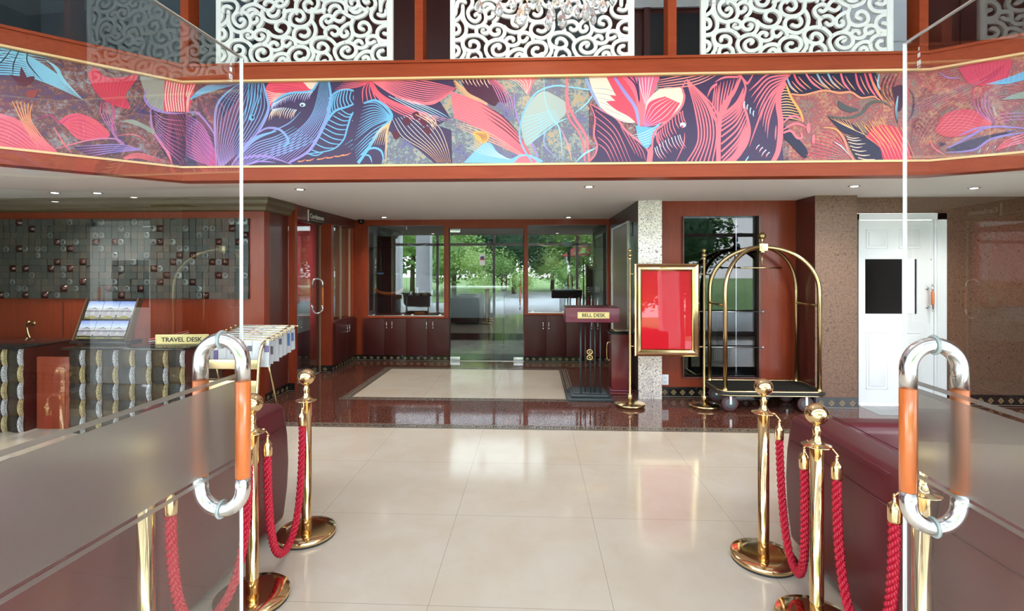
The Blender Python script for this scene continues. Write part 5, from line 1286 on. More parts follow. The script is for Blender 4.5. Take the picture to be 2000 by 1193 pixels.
b = MB(); b.box(0, 1.12, .05, .60, 0, .785, 'darkwood'); b.build('carcass', None, t_)
b = MB(); b.box(-.03, 1.14, -.01, .64, .785, .803, 'blackgl', .004); b.build('counter_top', None, t_)
t_ = thing('travel_desk', 'smaller block-fronted counter end at the far left beyond the wooden gate', 'counter', (-4.80, 4.50, 0))
b = MB(); blockfront(b, -1.44, 9, .785, 5, .160, .157, 0.05); b.build('block_front', parent=t_, fixn=False)
b = MB(); b.box(-1.44, 0, .05, .60, 0, .785, 'darkwood'); b.build('carcass', None, t_)
b = MB(); b.box(-1.48, .02, -.01, .64, .785, .803, 'blackgl', .004); b.build('counter_top', None, t_)
t_ = thing('counter_gate', 'cherry wood swing gate between the two block-fronted counters', 'gate', (-4.55, 4.58, 0))
b = MB(); b.box(-.165, .165, 0, .03, .02, .70, 'cherry', .004); b.build('panel', None, t_)
b = MB(); b.box(-.12, .12, -.006, 0, .10, .62, 'cherry', .003); b.build('inset_panel', None, t_)
# lever door in the cherry wall
t_ = thing('door_lever', 'aged brass lever handle on the cherry wall left of the brochure stand', 'door handle', (-5.80, 5.60, .90))
b = MB(); b.lathe([(.03, -.01), (.03, 0)], (0, 0, 0), 20, 'brassdk', 'y'); b.build('rose', None, t_)
b = MB(); b.tube(crv([(0, 0, 0), (0, -.05, .01), (-.012, -.06, .012), (-.02, -.055, -.05), (.01, -.055, -.15), (.06, -.055, -.21)], 6), [.012]*31, 10, mat='brassold'); b.sphere((.0, -.055, .022), .02, 'brassold', 14, 10); b.build('lever', None, t_)

# brochure stand
t_ = thing('brochure_stand', 'dark tilted two-tier rack of postcards on the travel desk', 'brochure stand', (-4.25, 4.80, .803))
def tilted(b_, x0, x1, y, z, L, th, mat, ang=R(22), shear=0.0):
    dy, dz = math.sin(ang)*L, math.cos(ang)*L
    b_.obox(((x0+x1)/2, y+dy/2, z+dz/2), ((1, 0, 0), (0, math.cos(ang), -math.sin(ang)), (0, math.sin(ang), math.cos(ang))), ((x1-x0)/2, th/2, L/2), mat)
b = MB(); tilted(b, -.26, .26, 0.0, .02, .43, .012, 'black'); tilted(b, .258, .275, -.03, .02, .44, .06, 'niche'); tilted(b, -.275, -.262, -.03, .02, .44, .06, 'niche')
b.box(-.30, .28, -.06, .14, 0, .02, 'black', .004); b.build('back_board', None, t_)
b = MB(); tilted(b, -.25, .25, -.028, .06, .012, .006, 'black'); tilted(b, -.25, .25, -.03, .12, .006, .004, 'black'); tilted(b, -.25, .25, .045, .31, .006, .004, 'black'); b.build('rail', None, t_)
m = M['card'] = pbr('postcard_print', (1, 1, 1), 0.35); tt = m.node_tree
cg = tt.nodes.new('ShaderNodeTexCoord'); sx_ = tt.nodes.new('ShaderNodeSeparateXYZ'); tt.links.new(cg.outputs['Generated'], sx_.inputs[0])
sky_ = ramp(tt, sx_.outputs[2], [(0, (.16, .14, .05)), (.22, (.22, .20, .10)), (.26, (.55, .52, .52)), (.60, (.62, .60, .66)), (.66, (.70, .76, .92)), (1, (.20, .30, .75))])
nz = noise(tt, coords(tt, (1, 1, 1), kind='Generated'), 9, 4); setcol(m, mixc(tt, 0.35, sky_, nz.outputs[0], 'OVERLAY'))
M['card_building'] = pbr('card_building', (.56, .52, .58), .4); M['card_roof'] = pbr('card_roof', (.24, .20, .23), .4); M['card_porch'] = pbr('card_porch', (.30, .26, .08), .4)
k = 0
for row, (y, z) in enumerate(((-.036, .045), (.040, .232))):
    for i in range(3):
        x = -.165+i*.165+(.0 if row else -.012); kk = ('left', 'middle', 'right')[i]; rr = ('lower', 'upper')[row]
        ob = MB(); x0_, x1_ = -.080, .080
        dy, dz = math.sin(R(22))*.185, math.cos(R(22))*.185
        ob.add([(x0_, 0, 0), (x1_, 0, 0), (x1_, dy, dz), (x0_, dy, dz), (x0_, .004, 0), (x1_, .004, 0), (x1_, dy+.004, dz), (x0_, dy+.004, dz)], [(0, 1, 2, 3), (7, 6, 5, 4), (0, 4, 5, 1), (1, 5, 6, 2), (2, 6, 7, 3), (3, 7, 4, 0)])
        for f_ in ob.f: pass
        ob.mats = ['card']; ca, sa = math.cos(R(22)), math.sin(R(22))
        def pt(u, v_, o=.0006): return (u, sa*.185*v_-o*ca, ca*.185*v_+o*sa)
        def pg(L_, mt, o): ob.add([pt(u, v_, o) for u, v_ in L_], [tuple(range(len(L_)))], mt)
        pg([(-.07, .10), (-.07, .38), (-.045, .50), (-.02, .57), (.0, .60), (.02, .57), (.045, .50), (.07, .36), (.07, .10)], 'card_building', .0006)
        pg([(-.055, .50), (.0, .66), (.05, .50), (.0, .58)], 'card_roof', .0008)
        for rr2 in range(4):
            pg([(.012, .16+rr2*.085), (.066, .15+rr2*.062), (.066, .175+rr2*.062), (.012, .195+rr2*.085)], 'card_roof', .0008); pg([(-.066, .15+rr2*.062), (-.015, .16+rr2*.085), (-.015, .195+rr2*.085), (-.066, .175+rr2*.062)], 'card_roof', .0008)
        pg([(-.04, .02), (-.045, .12), (-.02, .19), (.0, .22), (.02, .19), (.045, .12), (.04, .02)], 'card_porch', .001)
        o2 = ob.build('postcard_stack', None, None, (-4.25+x, 4.80+y, .803+z))
        tag(o2, f'stack of postcards of a pale resort building, {rr} tier of the rack, {kk}', 'postcards', 'postcards on the travel desk rack')
# leaning magazines
for k, (cm, lab) in enumerate((('papergrey', 'dark glossy magazine fanned open beside the brochure rack, bottom one'), ('paper', 'pale magazine fanned beside the brochure rack, middle one'), ('paperred', 'red covered leaflet at the back of the magazine pile beside the rack'))):
    b = MB(); pts = []
    for i in range(9): u = i/8; pts.append((u*.27-.02*k, .0, .010+.055*u**1.6+.016*k))
    v = []
    for (x, y, z) in pts: v += [(x, -.09, z), (x, .10, z+.01), (x, -.09, z+.006), (x, .10, z+.016)]
    f = []
    for i in range(8): a = i*4; c = a+4; f += [(a, c, c+1, a+1), (a+2, a+3, c+3, c+2), (a, a+2, c+2, c), (a+1, c+1, c+3, a+3)]
    b.add(v, f+[(0, 1, 3, 2), (32, 34, 35, 33)], cm); o2 = b.build('magazine', None, None, (-3.73+.0*k, 4.82+.02*k, .80)); tag(o2, lab, 'magazine', 'magazines on the travel desk')
# travel desk sign
t_ = thing('desk_sign', 'gold plate reading TRAVEL DESK on the counter', 'sign', (-3.395, 4.72, .803), R(7))
b = MB(); b.box(-.245, .245, 0, .012, .0, .10, 'plategold', .002); b.box(-.232, .232, -.0012, 0, .012, .088, 'brassdk'); b.box(-.229, .229, -.002, -.0012, .015, .085, 'plategold'); b.build('plate', None, t_)
text('TRAVEL DESK', .060, 'ink', t_, (0, -.003, .049), (PI/2, 0, 0), sx=1.02)
MB().box(-.24, .24, -.01, .05, 0, .004, 'black').build('foot', None, t_)

# ================================================================== NEWSPAPER RACK
t_ = thing('newspaper_rack', 'brass newspaper rack with sloping rails beside the travel desk', 'newspaper rack', (-2.78, 4.62, 0))
b = MB()
for x in (-.30, .22):
    pts = crv([(x, -.10, .14), (x, -.06, .42), (x+.0, -.02, .72), (x+.02, .03, .845), (x+.04, .20, .885), (x+.06, .44, .945)], 6)
    for o_x in (0,): b.tube([Vector(p) for p in pts], .015, 10, mat='brass')
    b.tube([(x+.04, .30, .0), (x+.02, .03, .80)], .010, 8, mat='brassold'); b.tube([(x, -.10, .15), (x, -.16, .0)], .012, 8, mat='brass')
b.build('side_frame', None, t_)
b = MB(); b.box(-.30, .22, -.035, -.02, .60, .69, 'brassold', .003); b.box(-.30, .22, -.06, -.045, .34, .50, 'brassold', .003); b.box(-.30, .22, -.085, -.07, .16, .25, 'brassold', .003); b.build('cross_panel', None, t_)
b = MB(); b.lathe([(.002, -.012), (.06, -.012), (.065, -.006), (.045, -.003), (.04, -.008), (.002, -.008)], (-.02, -.055, .42), 32, 'brass', 'y'); b.build('medallion', None, t_)
N_R = 7
for k in range(N_R):
    f = k/(N_R-1); y = .04+.40*f; z = .865+.085*f
    b = MB(); b.tube([(-.33+.045*f, y, z), (.31+.045*f, y, z)], .006, 8, mat='brassold')
    for x in (-.335+.045*f, .315+.045*f): b.sphere((x, y, z), .013, 'brass', 12, 8)
    b.build('rail', None, t_)
labs = ['front', 'second', 'third', 'fourth', 'fifth', 'sixth', 'back']
for k in range(N_R):
    f = k/(N_R-1); y = 4.62+.04+.40*f; z = .865+.085*f; x0_, x1_ = -.29+.045*f, .285+.045*f; Lh = .23
    b = MB(); ncol = 7; wcol = (x1_-x0_)/ncol
    for c_ in range(ncol):
        xa = x0_+c_*wcol; xb = xa+wcol*.97; rnd = random.Random(k*31+c_)
        for sg in (-1, 1):
            zt = z+.008; zl = z-Lh-rnd.uniform(0, .03)
            yo = y+sg*.010
            b.add([(xa, y, zt), (xb, y, zt), (xb, yo, z-.02), (xa, yo, z-.02), (xb, yo+sg*.006, zl), (xa, yo+sg*.006, zl)], [(0, 1, 2, 3), (3, 2, 4, 5)], 'paper')
        if rnd.random() < .65:
            mt = rnd.choice(['papergrey', 'papergrey', 'paperviolet', 'paperblue']); za = z-.05-rnd.uniform(0, .05); yo = y-.0145
            b.box(xa+wcol*.45, xb, yo-.002, yo, za-rnd.uniform(.05, .13), za, mt)
        if rnd.random() < .3: b.box(xa+wcol*.2, xa+wcol*.6, y-.013, y-.011, z-.018, z-.008, rnd.choice(['paperred', 'paperblue', 'paperviolet']))
    o2 = b.build('newspaper', None, None, (-2.78, 0, 0), fixn=False)
    tag(o2, f'folded newspaper draped over the {labs[k]} rail of the brass rack', 'newspaper', 'newspapers on the brass rack')
# ================================================================== CEILING FITTINGS
GL = 'small recessed downlights in the soffit'
def downlight(x, y, label, r=.045, z=ZC):
    t2 = thing('downlight', label, 'ceiling light', (x, y, z), 0, GL)
    MB().lathe([(r*.72, .0), (r*1.15, -.001), (r*1.2, -.005), (r*.95, -.007), (r*.72, -.004)], n=28).build('trim_ring', 'steel', t2)
    MB().lathe([(.001, -.009), (r*.62, -.0085), (r*.66, -.0085), (r*.70, .0)], n=24).build('lens', 'led', t2)
    l = bpy.data.lights.new('downlight_glow', 'SPOT'); l.energy = 30; l.spot_size = R(120); l.spot_blend = .8; l.shadow_soft_size = .04; l.color = (1, .93, .82)
    lo = bpy.data.objects.new('downlight_glow', l); C.objects.link(lo); lo.location = (0, 0, -.02); lo.parent = t2
    return t2
for x, y, lab in ((-5.05, 5.10, 'recessed downlight above the travel desk, farthest left'), (-4.62, 5.14, 'recessed downlight above the travel desk beside the farthest left one'),
                  (-2.36, 4.99, 'recessed downlight near the fascia left of centre'), (-2.36, 7.84, 'recessed downlight in front of the left shop window'),
                  (.54, 7.97, 'recessed downlight in front of the right shop window'), (.535, 4.95, 'recessed downlight near the fascia right of centre'),
                  (3.10, 5.03, 'recessed downlight in front of the damask pillar'), (4.36, 5.20, 'recessed downlight in front of the white door')):
    downlight(x, y, lab)
t_ = thing('security_camera', 'small black dome security camera under the soffit corner', 'security camera', (-2.86, 8.22, ZC))
MB().lathe([(.05, 0), (.052, -.02), (.045, -.03)], n=24).build('base', 'black', t_)
MB().sphere((0, 0, -.038), .040, None, 20, 14).build('dome', 'blackgl', t_)
# restaurant sign
t_ = thing('door_sign', 'dark projecting sign reading Cardamom above the left glass door', 'sign', (-2.98, 6.80, 2.235))
MB().box(-.004, .006, -.27, .27, -.075, .065, 'signdark').build('board', None, t_)
b = MB(); b.box(-.004, .008, -.275, -.262, -.075, .075, 'signwhite'); b.box(.006, .008, -.2, .25, -.055, -.05, 'steel'); b.build('edge_strip', None, t_)
text('Cardamom', .085, 'signwhite', t_, (.0085, -.01, .0), (PI/2, 0, PI/2), sx=1.15)
# outlet and switch
t_ = thing('wall_outlet', 'white wall outlet low on the cherry wall right of the silver pier', 'outlet', (1.56, 6.095, .21))
MB().box(-.04, .04, -.010, 0, -.062, .062, 'white', .004).build('plate', None, t_)
b = MB()
for x, z in ((-.012, .018), (.012, .018), (-.012, -.02), (.012, -.02), (0, -.035), (0, .033)): b.box(x-.003, x+.003, -.0115, -.010, z-.004, z+.004, 'black')
b.build('socket_hole', None, t_)
t_ = thing('wall_switch', 'dark grey switch plate high on the flank of the pier', 'switch', (1.225, 6.40, 2.03))
MB().box(-.010, 0, -.07, .07, -.09, .09, 'grey', .003).build('plate', None, t_)

# ================================================================== CHANDELIER
t_ = thing('chandelier', 'crystal chandelier whose drops hang into the top of the view', 'chandelier', (0, 3.0, 0))
b = MB(); b.tube([(.34*math.cos(a), .30*math.sin(a), 3.40) for a in [2*PI*i/40 for i in range(40)]], .014, 10, True, 'brass'); b.tube([(.20*math.cos(a), .18*math.sin(a), 3.28) for a in [2*PI*i/32 for i in range(32)]], .010, 10, True, 'brass')
for k in range(8): a = k*PI/4; b.tube(crv([(0, 0, 3.75), (.2*math.cos(a), .2*math.sin(a), 3.62), (.34*math.cos(a), .30*math.sin(a), 3.40)], 5), .007, 8, mat='brass'); b.tube([(.34*math.cos(a), .30*math.sin(a), 3.40), (.20*math.cos(a), .18*math.sin(a), 3.28)], .006, 8, mat='brass')
b.tube([(0, 0, 3.7), (0, 0, 5.6)], .012, 10, mat='brass'); b.sphere((0, 0, 3.72), .06, 'brass', 20, 12); b.build('frame', None, t_)
def dropmesh(s, wd=1.0):
    # faceted teardrop
    pr = [(.002, 0), (.010*wd, -.008), (.022*wd, -.030), (.030*wd, -.052), (.026*wd, -.072), (.012*wd, -.088), (.001, -.094)]
    bb = MB(); n = 8; vs = []
    for i, (r_, z) in enumerate(pr):
        for k in range(n): a = 2*PI*(k+.5*(i % 2))/n; vs.append((r_*s*math.cos(a), r_*s*.55*math.sin(a), z*s))
    fs = []
    for i in range(len(pr)-1):
        for k in range(n):
            k2 = (k+1) % n
            if i % 2: fs += [(i*n+k, i*n+k2, (i+1)*n+k2), (i*n+k, (i+1)*n+k2, (i+1)*n+k)]
            else: fs += [(i*n+k, i*n+k2, (i+1)*n+k), (i*n+k2, (i+1)*n+k2, (i+1)*n+k)]
    bb.add(vs, fs, 'crystal'); return bb
random.seed(5)
drops = []   # (px, py of the drop's bottom, size)
for px, py, s in ((937, 28, .75), (975, 34, .85), (1018, 54, 1.15), (1002, 20, .7), (1030, 30, .7), (1052, 24, .9), (1072, 60, 1.05), (1080, 42, .8), (1098, 58, 1.05), (1110, 30, .85), (1128, 38, .75), (1145, 42, 1.0), (1158, 50, .95), (1178, 28, .75), (1165, 14, .9), (1196, 12, .8), (1040, 8, .9), (1088, 12, .9)):
    p = onY(px, py, 3.0+random.uniform(-.12, .12)); drops.append((p, s*1.25))
for p, s in drops:
    L_ = p-Vector((0, 3.0, 0)); d = dropmesh(s).build('crystal_drop', parent=t_, fixn=True); d.location = (L_.x, L_.y, L_.z+.094*s); d.rotation_euler = (0, 0, random.uniform(0, 3))
    b = MB(); z0 = L_.z+.094*s; zt = 3.30+(.08 if abs(L_.x) > .22 else 0); nb = max(1, int((zt-z0)/.026))
    for i in range(nb): b.ico((L_.x, L_.y, z0+.013+i*.026), .010 if i else .013, 'crystal', 1)
    b.build('bead_string', None, t_, fixn=False)
l = bpy.data.lights.new('chandelier_bulbs', 'POINT'); l.energy = 25; l.color = (1, .86, .66); l.shadow_soft_size = .15
lo = bpy.data.objects.new('chandelier_bulbs', l); C.objects.link(lo); lo.parent = t_; lo.location = (0, 0, 3.6)

# ================================================================== ALCOVE WINDOW
t_ = thing('tall_window', 'tall dark glass panel in the cherry alcove behind the luggage cart', 'window panel', (0, 6.12, 0))
MB().box(1.776, 2.644, .0, .006, .25, 2.16).build('pane', 'darkglass', t_)
b = MB()
for z in (1.028, .607): b.tube([(1.80, -.06, z), (2.69, -.06, z)], .007, 10); b.sphere((2.69, -.06, z), .016, None, 12, 8); b.tube([(2.67, -.06, z), (2.67, .0, z)], .008, 8)
b.build('steel_rail', 'steel', t_)
t_ = thing('bamboo_plant', 'tall dark bamboo plant standing behind the alcove glass', 'plant', (2.36, 6.75, 0))
MB().lathe([(.12, 0), (.16, .30), (.165, .32), (.14, .32)], n=24).build('pot', 'grey', t_)
b = MB()
for k in range(5): b.tube(crv([(.03*k-.06, 0, .3), (.02*k-.04, .01*k, 1.2), (.05*k-.1, .02, 2.25)], 6), .012, 8)
b.build('cane', 'green3', t_)
b = MB(); random.seed(3)
for k in range(170):
    z = random.uniform(1.55, 2.28); a = random.uniform(0, 2*PI); r_ = random.uniform(.02, .30); L_ = random.uniform(.10, .19); tl = random.uniform(-.6, .3)
    c = Vector((r_*math.cos(a), r_*math.sin(a)*.6, z)); d = Vector((math.cos(a)*math.cos(tl), math.sin(a)*math.cos(tl), math.sin(tl))); s_ = d.cross(Vector((0, 0, 1))).normalized()*.013
    b.add([c, c+d*L_*.4+s_, c+d*L_, c+d*L_*.4-s_], [(0, 1, 2, 3)])
b.build('foliage', 'green3', t_, fixn=False)
t_ = thing('side_table', 'dark round table standing behind the alcove glass', 'table', (2.1, 7.1, 0))
b = MB(); b.lathe([(.38, .72), (.38, .75)], n=32, mat='blackgl'); b.build('table_top', None, t_)
b = MB(); b.lathe([(.22, 0), (.20, .03), (.03, .05), (.03, .72)], n=24, mat='steel'); b.build('pedestal', None, t_)

# ================================================================== SHOP WINDOW GOODS AND ROOM BEHIND
def shelf(x0, x1, z, label):
    o = MB().box(x0, x1, BW+.08, BW+.46, z, z+.008).build('glass_shelf', 'shelfglass'); return tag(o, label, 'shelf', 'glass shelves in the shop windows')
shelf(-2.76, -1.50, 1.88, 'glass shelf in the left shop window, top one'); shelf(-2.76, -1.50, 1.42, 'glass shelf in the left shop window, middle one'); shelf(-2.76, -1.50, 1.065, 'glass shelf in the left shop window, lowest one')
shelf(-.09, 1.18, 1.88, 'glass shelf in the right shop window, top one'); shelf(-.09, 1.18, 1.50, 'glass shelf in the right shop window, middle one'); shelf(-.09, 1.18, 1.135, 'glass shelf in the right shop window, lowest one')
def ob1(b_, name, label, cat, group=None, loc=None):
    o = b_.build(name, None, None, loc); return tag(o, label, cat, group)
b = MB(); v = []; fs = []
for i in range(15):
    u = -1+2*i/14; w_ = .055*(1-abs(u)**3)+.004; zb = .10*abs(u)**3.2
    for (yy, zz) in ((-w_, zb+.055), (-w_*.7, zb+.0), (w_*.7, zb), (w_, zb+.055), (0, zb+.02)): v.append((u*.26, yy, zz))
for i in range(14):
    a = i*5; c = a+5; fs += [(a, a+1, c+1, c), (a+1, a+2, c+2, c+1), (a+2, a+3, c+3, c+2), (a+3, a+4, c+4, c+3), (a+4, a, c, c+4)]
b.add(v, fs, 'terracotta', True); ob1(b, 'boat_dish', 'orange glazed boat-shaped dish on the left window shelf', 'dish', None, (-2.48, 8.50, 1.073))
for k, (x, h_, mt, lab) in enumerate(((-2.10, .07, 'chrome', 'small silver pot beside the boat dish'), (-1.99, .13, 'steel', 'silver jug in the left shop window'), (-1.86, .06, 'brassdk', 'small bronze cup in the left shop window'), (-1.73, .10, 'chrome', 'silver beaker near the right end of the left window shelf'), (-1.60, .16, 'steel', 'tall silver flask at the right end of the left window shelf'))):
    b = MB(); b.lathe([(.028, 0), (.036, h_*.4), (.03, h_*.8), (.034, h_), (.026, h_), (.02, h_*.2)], n=18, mat=mt); ob1(b, 'metal_vessel', lab, 'vessel', 'metal vessels in the left shop window', (x, 8.50, 1.073))
for k, (x, mt, w_, h_, lab) in enumerate(((-2.62, 'paperblue', .10, .03, 'blue box lying in the left shop window'), (-2.33, 'steel', .05, .02, 'flat silver tin in the left shop window'), (-1.95, 'terracotta', .16, .05, 'brown carved dish on the floor of the left window'), (-1.68, 'niche', .15, .06, 'carved wooden boat on the floor of the left window'))):
    z = 1.428 if k < 2 else .742
    b = MB(); b.box(-w_/2, w_/2, -.04, .04, 0, h_, mt, .008); ob1(b, 'boxed_souvenir', lab, 'souvenir', 'boxed souvenirs', (x, 8.50, z))
b = MB(); b.tube(crv([(-.16, 0, .06), (-.1, 0, .02), (0, 0, .0), (.12, 0, .015), (.19, 0, .05)], 6), [.004+.010*math.sin(PI*i/24) for i in range(25)], 8, mat='whitelac'); ob1(b, 'white_horn', 'white curved horn ornament on the top shelf of the left window', 'ornament', None, (-2.0, 8.5, 1.905))
b = MB(); b.tube(crv([(-.16, 0, .07), (-.12, 0, .02), (0, 0, .01), (.12, 0, .015), (.17, 0, .04)], 6), [.006+.012*math.sin(PI*i/24) for i in range(25)], 8, mat='brass'); ob1(b, 'gilt_boat', 'small gilded boat ornament on the top shelf of the right window', 'ornament', None, (.22, 8.5, 1.905))
b = MB(); b.lathe([(.001, 0), (.075, .006), (.09, .02)], n=28, mat='blue', axis='y'); o = ob1(b, 'blue_plate', 'round blue plate standing on the top shelf of the right window', 'plate', None, (.56, 8.52, 1.978))
b = MB()
for k in range(7): a = k*2*PI/7; b.ico((.035*math.cos(a), 0, .035*math.sin(a)+.05), .028, 'brassdk', 1, (1, .4, 1))
b.tube([(0, 0, -.03), (0, 0, .05)], .006, 6, mat='brassdk'); ob1(b, 'gilt_leaf', 'golden leaf ornament on the middle shelf of the right window', 'ornament', None, (.42, 8.5, 1.54))
b = MB(); b.box(-.16, .16, -.08, .08, 0, .015, 'black'); b.box(-.16, -.145, -.08, .08, 0, .07, 'black'); b.add([(-.16, -.08, .015), (.16, -.08, .015), (.16, -.02, .09), (-.16, -.02, .09)], [(0, 1, 2, 3)], 'blackgl'); ob1(b, 'black_tray', 'black lacquer tray on the lowest shelf of the right window', 'tray', None, (.52, 8.46, 1.143))
for k in range(11):
    mt = ('whitelac', 'whitelac', 'redgloss', 'redgloss')[k % 4] if k < 6 else ('redgloss' if k % 2 else 'chrome'); x = .54+.052*k
    b = MB(); h_ = .22+.03*((k*7) % 3); b.lathe([(.018, 0), (.020, .02), (.020, h_*.7), (.010, h_*.82), (.008, h_)], n=14, mat=mt); ob1(b, 'slim_bottle', 'slim bottle in the row at the foot of the right shop window', 'bottle', 'row of slim bottles in the right shop window', (x, 8.47, .80))
for k, (x, lab) in enumerate(((.93, 'wire basket on the lowest shelf of the right window, left one'), (1.07, 'wire basket on the lowest shelf of the right window, right one'))):
    b = MB()
    for z in (0.004, .04, .075): b.tube([(.045*math.cos(a), .03*math.sin(a), z) for a in [2*PI*i/16 for i in range(16)]], .004, 6, True, 'chrome')
    for i in range(6): a = i*PI/3; b.tube([(.045*math.cos(a), .03*math.sin(a), 0.004), (.045*math.cos(a), .03*math.sin(a), .075)], .003, 6, mat='chrome')
    ob1(b, 'wire_basket', lab, 'basket', 'wire baskets in the right shop window', (x, 8.48, 1.143))
b = MB(); b.lathe([(.05, 0), (.07, .06), (.03, .18), (.035, .22)], n=20, mat='niche'); ob1(b, 'clay_vase', 'dark clay vase on the middle shelf of the right window', 'vase', None, (.98, 8.5, 1.508))
# room behind: pale counter, dark armchair blocks, window behind
t_ = thing('reception_counter', 'pale grey reception counter inside the room behind the glass door', 'counter', (-1.26, 10.6, 0))
b = MB(); b.box(-.63, .63, 0, .6, .48, 1.10, 'counter_grey', .02); b.build('body', None, t_); b = MB(); b.box(-.60, .60, .05, .55, 0, .48, 'black', .01); b.build('plinth', None, t_); b = MB(); b.box(-.67, .70, -.05, .65, 1.10, 1.14, 'white', .01); b.build('counter_top', None, t_)
# restaurant behind the left glass door
b = MB(); v = []
for i in range(61): x = -6.4+2.9*i/60; v += [(x, 8.20+.03*math.sin(i*1.3), 0.03), (x, 8.20+.03*math.sin(i*1.3), 2.32)]
b.add(v, [(2*i, 2*i+2, 2*i+3, 2*i+1) for i in range(60)], 'redcurtain', True); o = b.build('red_curtain', fixn=False); tag(o, 'tall red curtain hanging inside the restaurant left of the corridor', 'curtain')
t_ = thing('side_cabinet', 'pale cabinet with a cloth inside the restaurant behind the left glass door', 'cabinet', (-3.82, 7.50, 0))
b = MB(); b.box(-.35, .25, 0, .4, .55, 1.0, 'counter_grey', .01); b.build('body', None, t_); b = MB(); b.box(-.35, .25, .02, .38, 0, .55, 'desktop', .01); b.build('red_base', None, t_)
b = MB(); b.box(-.37, .27, -.02, .42, 1.0, 1.02, 'blackgl', .003); b.build('top', None, t_)
b = MB(); b.box(-.05, .05, -.004, .004, 0, .12, 'plategold'); o = b.build('menu_card', None, None, (-3.66, 7.55, 1.02)); tag(o, 'small tan menu card standing on the cabinet behind the left glass door', 'card')
l = area('restaurant_fill', (-4.6, 7.2, 2.28), (0, 0, 0), .8, .8, 30, (1, .9, .8)); l2 = area('shop_fill', (-.8, 10.5, 2.4), (0, 0, 0), 2, 2, 26, (.95, .98, 1))  # added fill lights without fixtures, brightening the rooms behind the glass

# ================================================================== OUTDOORS (seen mirrored in the glass)
b = MB(); q(b, -40, 40, -60, 0.0, -.02, 'paving'); struct(b.build('ground', fixn=False))
b = MB(); q(b, -40, -2.2, -16, -5.5, .0, 'lawn'); q(b, 5.5, 40, -16, -6.5, .0, 'lawn'); q(b, -40, 40, -60, -16, .0, 'lawn'); o = b.build('lawn', fixn=False); o['kind'] = 'stuff'; o['label'] = 'lawn outside the entrance'; o['category'] = 'lawn'
random.seed(21)
def tree(x, y, h, r_, mt, label, trunk=True):
    t2 = thing('garden_tree', label, 'tree', (x, y, 0), 0, 'garden trees outside the entrance')
    if trunk: MB().tube([(0, 0, 0), (.05, 0, h*.5), (0, .05, h*.75)], [.14, .11, .07], 10).build('trunk', 'bark', t2)
    b_ = MB()
    for k in range(1300):
        a = random.uniform(0, 2*PI); e = random.uniform(-1, 1); rr = r_*random.uniform(.6, 1.05); c = Vector((rr*math.cos(a)*math.sqrt(1-e*e), rr*math.sin(a)*math.sqrt(1-e*e), h-r_*.6+rr*e*.9))
        if c.z < .1: continue
        d = Vector((random.uniform(-1, 1), random.uniform(-1, 1), random.uniform(-.6, .6))).normalized(); s_ = d.cross(Vector((random.uniform(-1, 1), random.uniform(-1, 1), 1))).normalized()
        L_ = r_*random.uniform(.08, .19); b_.add([c-d*L_*.5, c+s_*L_*.28, c+d*L_*.5, c-s_*L_*.28], [(0, 1, 2, 3)])
    b_.ico((0, 0, h-r_*.6), r_*.62, None, 2, (1, 1, .85), .12); b_.build('foliage', mt, t2, fixn=False)
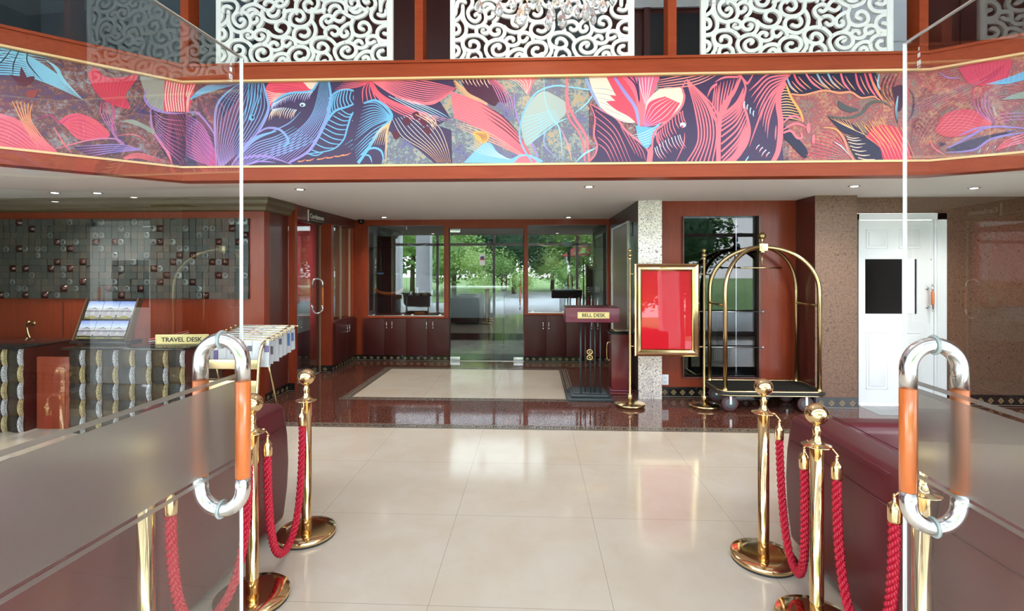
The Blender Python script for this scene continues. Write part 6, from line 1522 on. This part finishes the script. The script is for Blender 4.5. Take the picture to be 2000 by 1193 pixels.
for i, (x, y, h, r_, mt, lab, tr) in enumerate(((-4.2, -9.5, 3.2, 1.7, 'green1', 'round tree outside, left of the drive', True), (-2.4, -7.0, 1.1, .8, 'green2', 'low bright shrub outside, left edge of the drive', False), (-1.2, -13, 4.6, 2.3, 'green3', 'dark tree outside behind the drive', True),
    (1.2, -17, 5.2, 2.6, 'green1', 'tall tree at the end of the drive outside', True), (-3.0, -8.2, 2.4, 1.0, 'green2', 'leafy bush outside beside the round tree', False), (4.4, -12, 4.4, 2.2, 'green1', 'broad tree outside, right of the drive', True),
    (3.0, -9.2, 1.2, .8, 'green2', 'low shrub outside, right edge of the drive', False), (6.4, -10, 4.2, 2.2, 'green3', 'dark tree outside at the far right', True), (-7, -12, 5.2, 2.8, 'green1', 'large tree outside at the far left', True), (-10, -16, 6, 3.2, 'green3', 'distant dark tree outside at the left', True), (8, -18, 6.2, 3.2, 'green1', 'distant tree outside at the right', True), (3.8, -20, 6.2, 3, 'green2', 'distant pale tree outside behind the hut', True), (-4, -20, 6.2, 3.2, 'green2', 'distant pale tree outside behind the round tree', True), (-.6, -9.6, 1.3, .75, 'green2', 'small bright shrub outside in the middle of the drive', False),
    (.6, -14.5, 2.6, 1.3, 'green2', 'bright bush outside below the tall tree', False), (-1.9, -11, 2.3, 1.2, 'green1', 'leafy bush outside below the dark tree', False), (2.4, -17, 3.0, 1.5, 'green1', 'leafy bush outside behind the hut', False), (-5.6, -13, 3.0, 1.6, 'green2', 'bright bush outside beside the large left tree', False), (1.8, -10.5, 1.7, .9, 'green1', 'small leafy bush outside in front of the hut', False), (-2.9, -15.5, 3.4, 1.7, 'green1', 'broad bush outside behind the round tree', False), (5.2, -15.5, 3.2, 1.6, 'green2', 'bright bush outside behind the broad tree', False))):
    tree(x, y, h, r_, M[mt].name if False else mt, lab, tr)
t_ = thing('garden_pavilion', 'small white garden pavilion with a red hipped roof outside', 'pavilion', (2.9, -13.5, 0))
b = MB(); b.add([(-1.3, -1.3, 2.2), (1.3, -1.3, 2.2), (1.3, 1.3, 2.2), (-1.3, 1.3, 2.2), (0, 0, 3.1)], [(0, 1, 4), (1, 2, 4), (2, 3, 4), (3, 0, 4), (3, 2, 1, 0)], 'roofred'); b.build('roof', None, t_)
for x in (-1, 1):
    for y in (-1, 1): MB().box(x-.08, x+.08, y-.08, y+.08, 0, 2.2, 'white').build('column', None, t_)
for x, lab in ((-5.6, 'white porch column outside at the left'), (-4.4, 'broad white porch column outside, second from left'), (3.9, 'white porch column outside at the right')):
    b = MB(); b.box(x-.28, x+.28, -3.6, -3.1, 0, 4.2, 'white', .01); o = b.build('porch_column'); o['label'] = lab; o['category'] = 'column'; o['group'] = 'porch columns'
